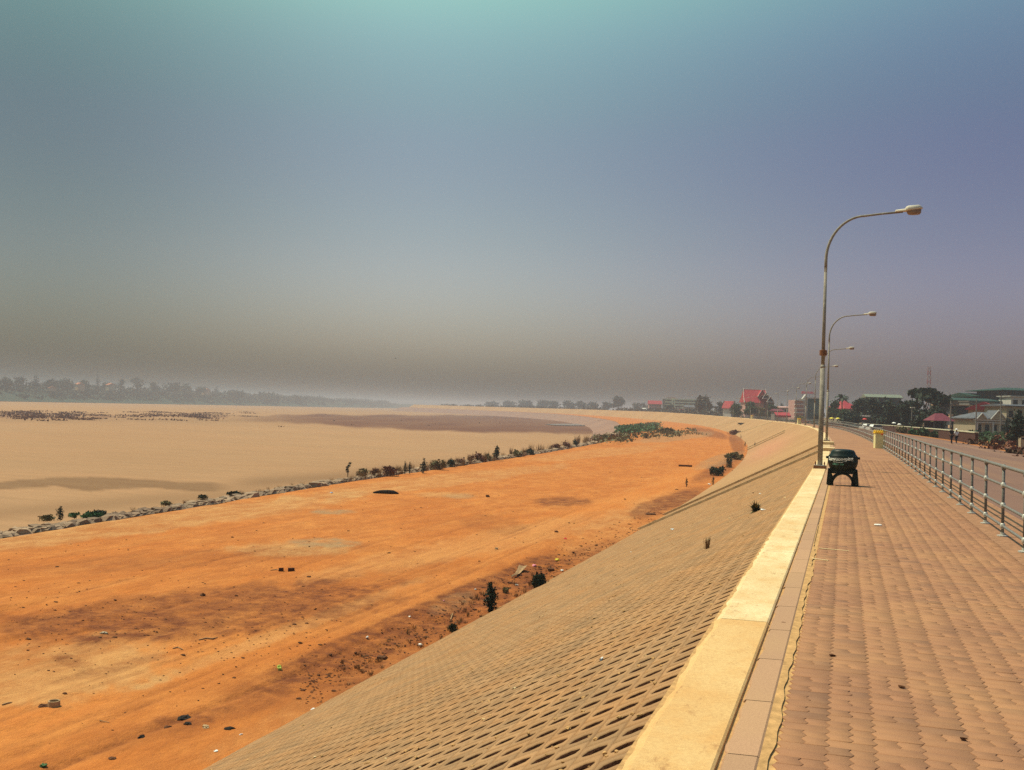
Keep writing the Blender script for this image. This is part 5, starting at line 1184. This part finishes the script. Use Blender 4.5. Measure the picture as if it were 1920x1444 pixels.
for x_ in (-2.6, .2, 2.4): MB().box((x_, -4.3, (vh-.6)/2), (.26, .26, vh-.6)).build('column', M['w_white'], v)
pav2 = thing('pavilion', 'open pavilion with a dark maroon hip roof beneath the big tree', 'pavilion', (lambda p: (p[0], p[1], zt(1760, 160)))(W(1760, 800, 160)), YAW)
pw_ = 40*160/F/2; pe = W(1760, 789, 160)[2]-zt(1760, 160); pr = W(1760, 775, 160)[2]-zt(1760, 160)
MB().add([(-pw_, -2.2, pe), (pw_, -2.2, pe), (pw_, 2.2, pe), (-pw_, 2.2, pe), (-pw_*.35, 0, pr), (pw_*.35, 0, pr)], [(3, 2, 1, 0), (0, 1, 5, 4), (2, 3, 4, 5), (3, 0, 4), (1, 2, 5)]).build('roof', M['r_maroon'], pav2)
for x_ in (-1, 1):
    for y_ in (-1, 1): MB().box((x_*pw_*.85, y_*1.8, pe/2-.2), (.16, .16, pe+.4)).build('post', M['w_dark'], pav2)
MB().box((0, 1.9, pe/2-.2), (pw_*1.7, .1, pe)).build('back_wall', M['w_dark'], pav2)
k_ = thing('kiosk', 'pale little kiosk with louvres at the right picture edge', 'kiosk', (lambda p: (p[0], p[1], zt(1919, 118)))(W(1919, 800, 118)), YAW); kh = W(1919, 790, 118)[2]-zt(1919, 118)
MB().box((0, 0, kh/2), (1.1, 1.1, kh)).build('wall', M['w_cream'], k_)
for i in range(3): MB().box((0, -.58, kh*.35+i*.35), (.9, .08, .14)).build('louvre', M['glass'], k_)
# radio mast
D = 360; b = W(1740, 800, D); b[2] = zt(1740, D); H_ = W(1740, 687, D)[2]-b[2]; ms = thing('radio_mast', 'red and white lattice radio mast rising behind the big tree', 'mast', b)
nseg = 14
for i in range(nseg):
    mb = MB(); z0, z1 = H_*i/nseg, H_*(i+1)/nseg; r0, r1 = 1.1-.7*i/nseg, 1.1-.7*(i+1)/nseg; cs = [(-1, -1), (1, -1), (1, 1), (-1, 1)]
    for k in range(4):
        a, c = cs[k], cs[(k+1) % 4]; mb.tube([(a[0]*r0, a[1]*r0, z0), (a[0]*r1, a[1]*r1, z1)], .07, 4); mb.tube([(a[0]*r0, a[1]*r0, z0), (c[0]*r1, c[1]*r1, z1)], .045, 4); mb.tube([(c[0]*r0, c[1]*r0, z0), (a[0]*r1, a[1]*r1, z1)], .045, 4)
    mb.build('lattice_section', M['mastred'] if i % 2 == 0 else M['w_pink'], ms)
# temple-like hall with stacked red gables
D = 470; b = W(1414, 790, D); b[2] = float(rise(480)); zr_ = lambda y: W(1414, y, D)[2]-b[2]; sc_ = D/F
hall = thing('temple_hall', 'hall with a steep red roof, white bargeboards and three stepped gables', 'temple', b, YAW)
xa, xb = (1391-1414)*sc_, (1434-1414)*sc_; ye, yr = zr_(754), zr_(730.5); dp = 5.5
MB().box(((xa+xb)/2, 0, ye/2), (xb-xa-.6, dp*1.7, ye)).build('wall', M['w_pink'], hall)
rf = MB().add([(xa-.3, -dp, ye-.3), (xb+.6, -dp, ye-.3), (xb+.6, dp, ye-.3), (xa-.3, dp, ye-.3), (xa+.4, 0, yr), (xb-.2, 0, yr)], [(3, 2, 1, 0), (0, 1, 5, 4), (2, 3, 4, 5), (0, 4, 3), (1, 2, 5)]).build('roof', M['r_red'], hall)
for xx, x2 in ((xa-.35, xa+.35), (xb+.65, xb-.15)):
    for sg_ in (-1, 1): MB().tube([(xx, sg_*(dp+.1), ye-.4), ((xx+x2)/2, sg_*dp*.45, (ye+yr)/2-.5), (x2, 0, yr+.5)], [.16, .17, .12], 6).build('bargeboard', M['w_white'], rf)
MB().tube([(xa+.4, 0, yr+.12), (xb-.2, 0, yr+.12)], .10, 6).build('ridge', M['w_white'], rf)
for i, (cx_, hw_, yb_, yt_, yo) in enumerate(((1422.5, 7.5, 743.5, 731.5, 5.6), (1428.5, 6.5, 747, 737, 7.2), (1434.5, 6.2, 753, 744.5, 8.8))):
    cx, hw2, zb, ztp = (cx_-1414)*sc_, hw_*sc_, zr_(yb_), zr_(yt_)
    gq = MB().add([(cx-hw2, -yo, zb), (cx+hw2, -yo, zb), (cx, -yo, ztp), (cx-hw2, 0, zb), (cx+hw2, 0, zb), (cx, 0, ztp)], [(0, 3, 5, 2), (1, 2, 5, 4), (0, 1, 4, 3)]).build('gable_roof', M['r_red'], hall)
    MB().add([(cx-hw2*.8, -yo+.3, zb), (cx+hw2*.8, -yo+.3, zb), (cx, -yo+.3, ztp-.5)], [(0, 1, 2)]).build('pediment', M['w_dark'] if i else M['r_red'], gq)
    for sg_ in (-1, 1): MB().tube([(cx+sg_*(hw2+.25), -yo-.05, zb-.2), (cx, -yo-.05, ztp+.35)], [.17, .12], 6).build('bargeboard', M['w_white'], gq)
    if i: MB().box((cx, -yo, zb-.1), (2*hw2+.2, .3, .3)).build('beam', M['w_white'], gq)
MB().box(((1434.5-1414)*sc_, -6, zr_(753)/2-.2), (3.4, 5.2, zr_(753))).build('porch', M['w_brick'], hall)
hpx('small building with a red and white gable left of the temple grove', 1362, 1374, 785, 766, 752, 520, 5, 'w_white', 'r_red', .7, z=float(rise(530)), win=1, ridge_x=False)
# office block with green glass and a red roof sign
D = 420; b = W(1518, 795, D); b[2] = float(rise(430))-.4; zf_ = lambda y: W(1518, y, D)[2]-b[2]; sc_ = D/F
ob = thing('office_block', 'block with dark green glass front, white columns and red letters on its roof', 'building', b, YAW+.05)
hh = zf_(747.5); MB().box(((1524-1518)*sc_, 5, hh/2), (25*sc_, 10, hh)).build('wall', M['w_grey'], ob)
for i in range(5):
    for j in range(6): 
        if i == 0 and j == 0: pn = MB().box((0, 0, 0), (24*sc_/5*.94, .12, hh/6*.93)).build('glass_pane', M['greenglass'], ob); o = pn
        else: o = pn.copy(); COL.objects.link(o); o.parent = ob
        o.location = ((1512.4-1518)*sc_+24*sc_*(i+.5)/5, -.06, hh*(j+.5)/6)
for x_ in (1506.5, 1511): MB().box(((x_-1518)*sc_, -.6, hh*.52), (1.6*sc_, .5, hh*1.04)).build('column', M['w_white'], ob)
MB().box(((1520-1518)*sc_, -.3, hh+.25), (31*sc_, 1.4, .5)).build('cornice', M['w_white'], ob)
MB().add([((1502-1518)*sc_, -.7, hh*.98), ((1513-1518)*sc_, -.7, hh*.98), ((1508.5-1518)*sc_, -.7, hh+1.7), ((1502-1518)*sc_, 1, hh*.98), ((1513-1518)*sc_, 1, hh*.98), ((1508.5-1518)*sc_, 1, hh+1.7)], [(0, 1, 2), (5, 4, 3), (0, 2, 5, 3), (1, 4, 5, 2)]).build('gable', M['w_white'], ob)
MB().box(((1495.5-1518)*sc_, 3, zf_(751)/2), (17*sc_, 8, zf_(751))).build('side_wing', M['w_pink'], ob)
for j in range(5): bl_ = MB().box(((1495.5-1518)*sc_, -1.4, zf_(751)*(j+.9)/5), (18*sc_, 1.1, .45)).build('balcony', M['w_white'], ob)
for i, xw in enumerate((1505.5, 1508.2, 1510.8, 1514.4, 1517.2, 1520.6, 1523.4, 1526)):
    MB().box(((xw-1518)*sc_, 2, zf_(735.5)), (1.9*sc_, .2, (2.6 if i % 3 else 3.2)*sc_), top=.8 if i % 2 else 1).build('sign_letter', M['sign_red'], ob)
MB().box(((1516-1518)*sc_, 2.1, zf_(737.8)), (25*sc_, .15, .18)).build('sign_rail', M['sign_red'], ob)
for xw in (1506, 1512, 1520, 1526): MB().tube([((xw-1518)*sc_, 2.1, hh), ((xw-1518)*sc_, 2.1, zf_(737.5))], .06, 5).build('sign_post', M['w_grey'], ob)
hpx('row of low white shops left of the office block', 1464, 1492, 790, 765, 762, 445, 6, 'w_white', 'w_pink', 0, z=float(rise(455)), win=5, floors=2, over=.8, name='shop_row', cat='shops')
aw = thing('market_awning', 'wide red market awning in front of the low white shops', 'awning', W(1467, 787, 400), YAW); D = 400
MB().add([(-3, -1.6, 1.7), (3, -1.6, 1.7), (3, 1.6, 2.9), (-3, 1.6, 2.9), (-3, -1.6, 1.0), (3, -1.6, 1.0)], [(0, 1, 2, 3), (4, 5, 1, 0)]).build('canopy', M['r_red'], aw)
for x_ in (-2.9, 0, 2.9): MB().tube([(x_, -1.5, -.3), (x_, -1.5, 1.7)], .05, 5).build('post', M['w_dark'], aw); 
hpx('grey shop house peeping over the red awning', 1452, 1466, 790, 771, 767, 430, 6, 'w_grey', 'r_maroon', 0, z=float(rise(440)), win=2)
# pale hotel far along the shore
D = 860; b = W(1268, 775, D); b[2] = 2.6; zf_ = lambda y: W(1268, y, D)[2]-b[2]; sc_ = D/F
ht = thing('hotel', 'long pale hotel with stacked white balcony bands, far along the shore', 'hotel', b, YAW-.15); hh = zf_(748.5)
MB().box((5*sc_, 6, hh/2), (62*sc_, 12, hh)).build('wall', M['w_grey'], ht)
for j in range(5): MB().box(((8+j*1.5)*sc_-6*sc_, -1, hh*(j+.9)/5), ((50+j*2)*sc_, 1.6, hh*.095)).build('balcony', M['w_green'], ht)
for xx in (-8, -4): MB().box((xx*sc_, -1.3, hh*.55), (3*sc_, 1.8, hh*.9)).build('stair_tower', M['w_green'], ht)
MB().box((-10*sc_, 2, hh+.7), (18*sc_, 6, 1.4)).build('roof_house', M['w_pink'], ht)
hpx('pinkish terraced building stepped down left of the hotel', 1217, 1240, 775, 758, 751, 880, 8, 'w_pink', 'r_red', .0, z=2.6, win=5, floors=3, cat='building', name='terraced_building')
hpx('small white house right below the hotel', 1284, 1304, 776, 764, 760, 820, 7, 'w_cream', 'r_grey', .1, z=2.3, win=3, floors=1)
hpx('low pink house left end of the shore houses', 1205, 1222, 775, 768, 765, 900, 7, 'w_pink', 'w_white', 0, z=2.8, win=3)
hpx('red roofed hut under the hotel trees', 1270, 1284, 778, 771, 767, 780, 6, 'w_pink', 'r_red', 0, z=2.2, win=2)
G2 = 'trees along the shore in the distance'
def T2(label, px_, base, top, wp, D, **kw): return tree_px(label, px_, base, top, wp, D, group=G2, **kw)
T2('big bare-looking grey dome-shaped tree right of the hotel', 1322, 782, 742, 40, 640, mat='leaf_grey', n=2600, seed=20, trunk_frac=.12)
T2('smaller grey tree right of the dome-shaped one', 1353, 784, 751, 30, 600, mat='leaf_grey', n=1200, seed=21, trunk_frac=.1)
T2('dark dome tree in front of the hotel', 1256, 779, 757, 25, 800, mat='leaf_bank', n=900, seed=22, trunk_frac=.08); T2('low dark tree right below the hotel wing', 1290, 780, 767, 26, 760, mat='leaf_grey', n=700, seed=23, trunk_frac=.05)
T2('dark grove tree left before the temple hall', 1384, 787, 755, 30, 445, mat='leaf_green', n=1500, seed=24, trunk_frac=.08); T2('dark grove tree in the middle before the temple hall', 1404, 788, 750, 34, 430, mat='leaf_green', n=1700, seed=25, trunk_frac=.08)
T2('thin brownish grove tree before the stepped gables', 1424, 789, 762, 26, 430, mat='leaf_olive', n=900, seed=26, trunk_frac=.1); T2('green tree right of the stepped gables', 1447, 790, 756, 30, 440, mat='leaf_green', n=1200, seed=27, trunk_frac=.1)
T2('dark small tree above the shops', 1464, 785, 753, 14, 520, mat='leaf_dark', n=600, seed=28, trunk_frac=.1); T2('dark tree between shops and office block', 1483, 785, 757, 18, 520, mat='leaf_dark', n=600, seed=29, trunk_frac=.1)
T2('dark tree on the left flank of the temple hall', 1376, 787, 750, 24, 500, mat='leaf_grey', n=900, seed=30, trunk_frac=.1); T2('dark tree right beside the green glass block', 1540, 795, 752, 20, 400, mat='leaf_green', n=900, seed=31, trunk_frac=.08)
T2('shade tree low right of the glass block', 1530, 795, 776, 20, 330, mat='leaf_dark', n=700, seed=32, trunk_frac=.05); T2('low bushes tree left of the glass block', 1500, 795, 779, 26, 350, mat='leaf_olive', n=600, seed=33, trunk_frac=.05)
T2('tall hazy round tree left of the shore houses', 1160, 771, 742.5, 36, 1180, mat='leaf_bank', n=1500, seed=34, trunk_frac=.06)
for i, (x_, tp3, wp) in enumerate(((1190, 758, 24), (1207, 757, 20), (1136, 756, 30), (1112, 756, 30), (1090, 754, 30), (1066, 753, 34), (1040, 753, 30), (1014, 752, 34), (985, 752, 34), (955, 753, 34), (925, 754, 30))):
    D = [1150, 1120, 1250, 1300, 1380, 1450, 1550, 1650, 1750, 1900, 2050][i]; b = W(x_, tp3, D); ztp = b[2]; b[2] = 3.0
    tree(['hazy low tree right of the tall round one', 'hazy low tree next to the pink house', 'hazy tree just left of the tall round one', 'second hazy tree left of the tall round one', 'third hazy tree left of the tall round one', 'fourth hazy tree in the fading shore line',
          'fifth hazy tree in the fading shore line', 'sixth hazy tree in the fading shore line', 'seventh and paler tree in the fading shore line', 'eighth, nearly vanished tree of the shore line', 'last, barely visible tree of the shore line'][i],
         b, max(ztp-3, 4)+2, wp*D/F*1.15, 'leaf_bank', 'round', 500, None, 60+i, group=G2, trunk_frac=.03)
g = np.random.default_rng(44); bl = []   # hedge-like undergrowth along the distant promenade
for k in range(300):
    s = 470+g.random()**1.3*1100; p = PT(16+g.random()*20, s, float(rise(s))); r = 1.5+2.0*g.random(); bl.append((p[0], p[1], p[2]+.4, r*2, r*2, r*.8))
tag(leaves('distant_undergrowth', bl, 9000, .9, M['leaf_grey'], seed=45, shell=.4), 'low hazy undergrowth lining the distant promenade', 'undergrowth', kind='stuff')
g = np.random.default_rng(46); bl = []
for k in range(150):
    s = 120+g.random()*330; p = PT(19+g.random()*12, s, float(rise(s))-1.0); r = .5+.6*g.random(); bl.append((p[0], p[1], p[2]+.4, r*2, r*2, r*.8))
tag(leaves('roadside_weeds', bl, 5000, .28, M['leaf_green'], seed=47, shell=.3), 'dark weeds filling the ground behind the low wall', 'weeds', kind='stuff')
# market umbrellas, small cars and a white banner under the shade trees
def parasol(label, px_, py_, wp, D, mat, name='market_umbrella'):
    b = W(px_, 800, D); b[2] = zt(px_, D)+.0; h = W(px_, py_, D)[2]-b[2]; r = wp*D/F/2; t = thing(name, label, 'umbrella', b, 0, 'market umbrellas under the trees')
    MB().tube([(0, 0, 0), (0, 0, h)], .04, 5).build('pole', M['w_dark'], t); MB().lathe([(r, h-r*.55), (r*.98, h-r*.5), (r*.5, h-r*.12), (.02, h)], 8).build('canopy', M[mat], t)
parasol('yellow market umbrella, left of the yellow pair near the lamp poles', 1559, 782.5, 9, 250, 'plastic_yellow'); parasol('yellow market umbrella, right of the yellow pair near the lamp poles', 1571, 783, 9, 250, 'plastic_yellow')
parasol('red market umbrella below the white banner', 1621, 784, 9, 230, 'plastic_red'); parasol('white umbrella, left of the white pair before the black trees', 1676, 791.5, 8, 185, 'plastic_white'); parasol('white umbrella, right of the white pair before the black trees', 1686, 794, 8, 185, 'plastic_white')
D = 225; b = W(1624, 780, D); bn = thing('banner', 'long thin white banner hanging before the dark trees', 'banner', (b[0], b[1], zt(1624, D)), YAW+.1); hb = b[2]-zt(1624, D)
MB().box((0, 0, hb), (2.0, .05, .28)).build('cloth', M['plastic_white'], bn)
for x_ in (-1, 1): MB().tube([(x_, 0, 0), (x_, 0, hb+.2)], .04, 5).build('pole', M['w_dark'], bn)
def car(label, px_, D, paint, rz):
    b = W(px_, 800, D); t = thing('parked_car', label, 'car', (b[0], b[1], zt(px_, D)+.0), rz, 'small cars parked under the trees')
    bd = MB(); bd.box((0, 0, .55), (4.0, 1.65, .55), top=(.97, .94)); bd.build('body', M[paint], t); cb = MB().box((-.2, 0, 1.08), (2.3, 1.5, .52), top=(.72, .85)).build('cabin', M[paint], t)
    MB().box((-.2, 0, 1.06), (2.12, 1.56, .34), top=(.80, .88)).build('window_band', M['glass'], t)
    for x_ in (-1.25, 1.3):
        for y_ in (-.78, .78):
            o = MB().lathe([(.31, -.1), (.31, .1), (.2, .11)], 12).build('wheel', M['tyre'], t); o.location = (x_, y_, .31); o.rotation_euler = (math.pi/2, 0, 0)
for l, px_, D, pm, rz in (('white parked car, left of the white pair under the trees', 1630, 215, 'carwhite', YAW+.3), ('white parked car, right of the white pair under the trees', 1644, 205, 'carwhite', YAW+.2), ('red parked car in front of the office block', 1507, 330, 'carred', YAW-.2),
                          ('dark parked car left of the white pair', 1612, 235, 'cardark', YAW+.2)): car(l, px_, D, pm, rz)
lp = thing('street_light_post', 'white topped lamp post standing before the black shade trees', 'lamp post', (lambda p: (p[0], p[1], zt(1709, 170)))(W(1709, 800, 170)), YAW); hb = W(1709, 765, 170)[2]-zt(1709, 170)
MB().tube([(0, 0, 0), (0, 0, hb)], .10, 8).build('pole', M['galv'], lp); MB().box((.1, 0, hb+.08), (.7, .3, .16)).build('lamp_head', M['lamphead'], lp)
# bird in the sky
bd = thing('bird', 'tiny dark bird alone in the sky left of centre', 'bird', W(742, 672, 120), .5)
MB().add([(-.28, 0, .06), (0, .06, 0), (.28, 0, .07), (0, -.08, 0)], [(0, 1, 3), (3, 1, 2)]).build('wings', M['cloth_dark'], bd); MB().blob((0, 0, 0), (.05, .16, .05), .1, 1).build('body', M['cloth_dark'], bd)
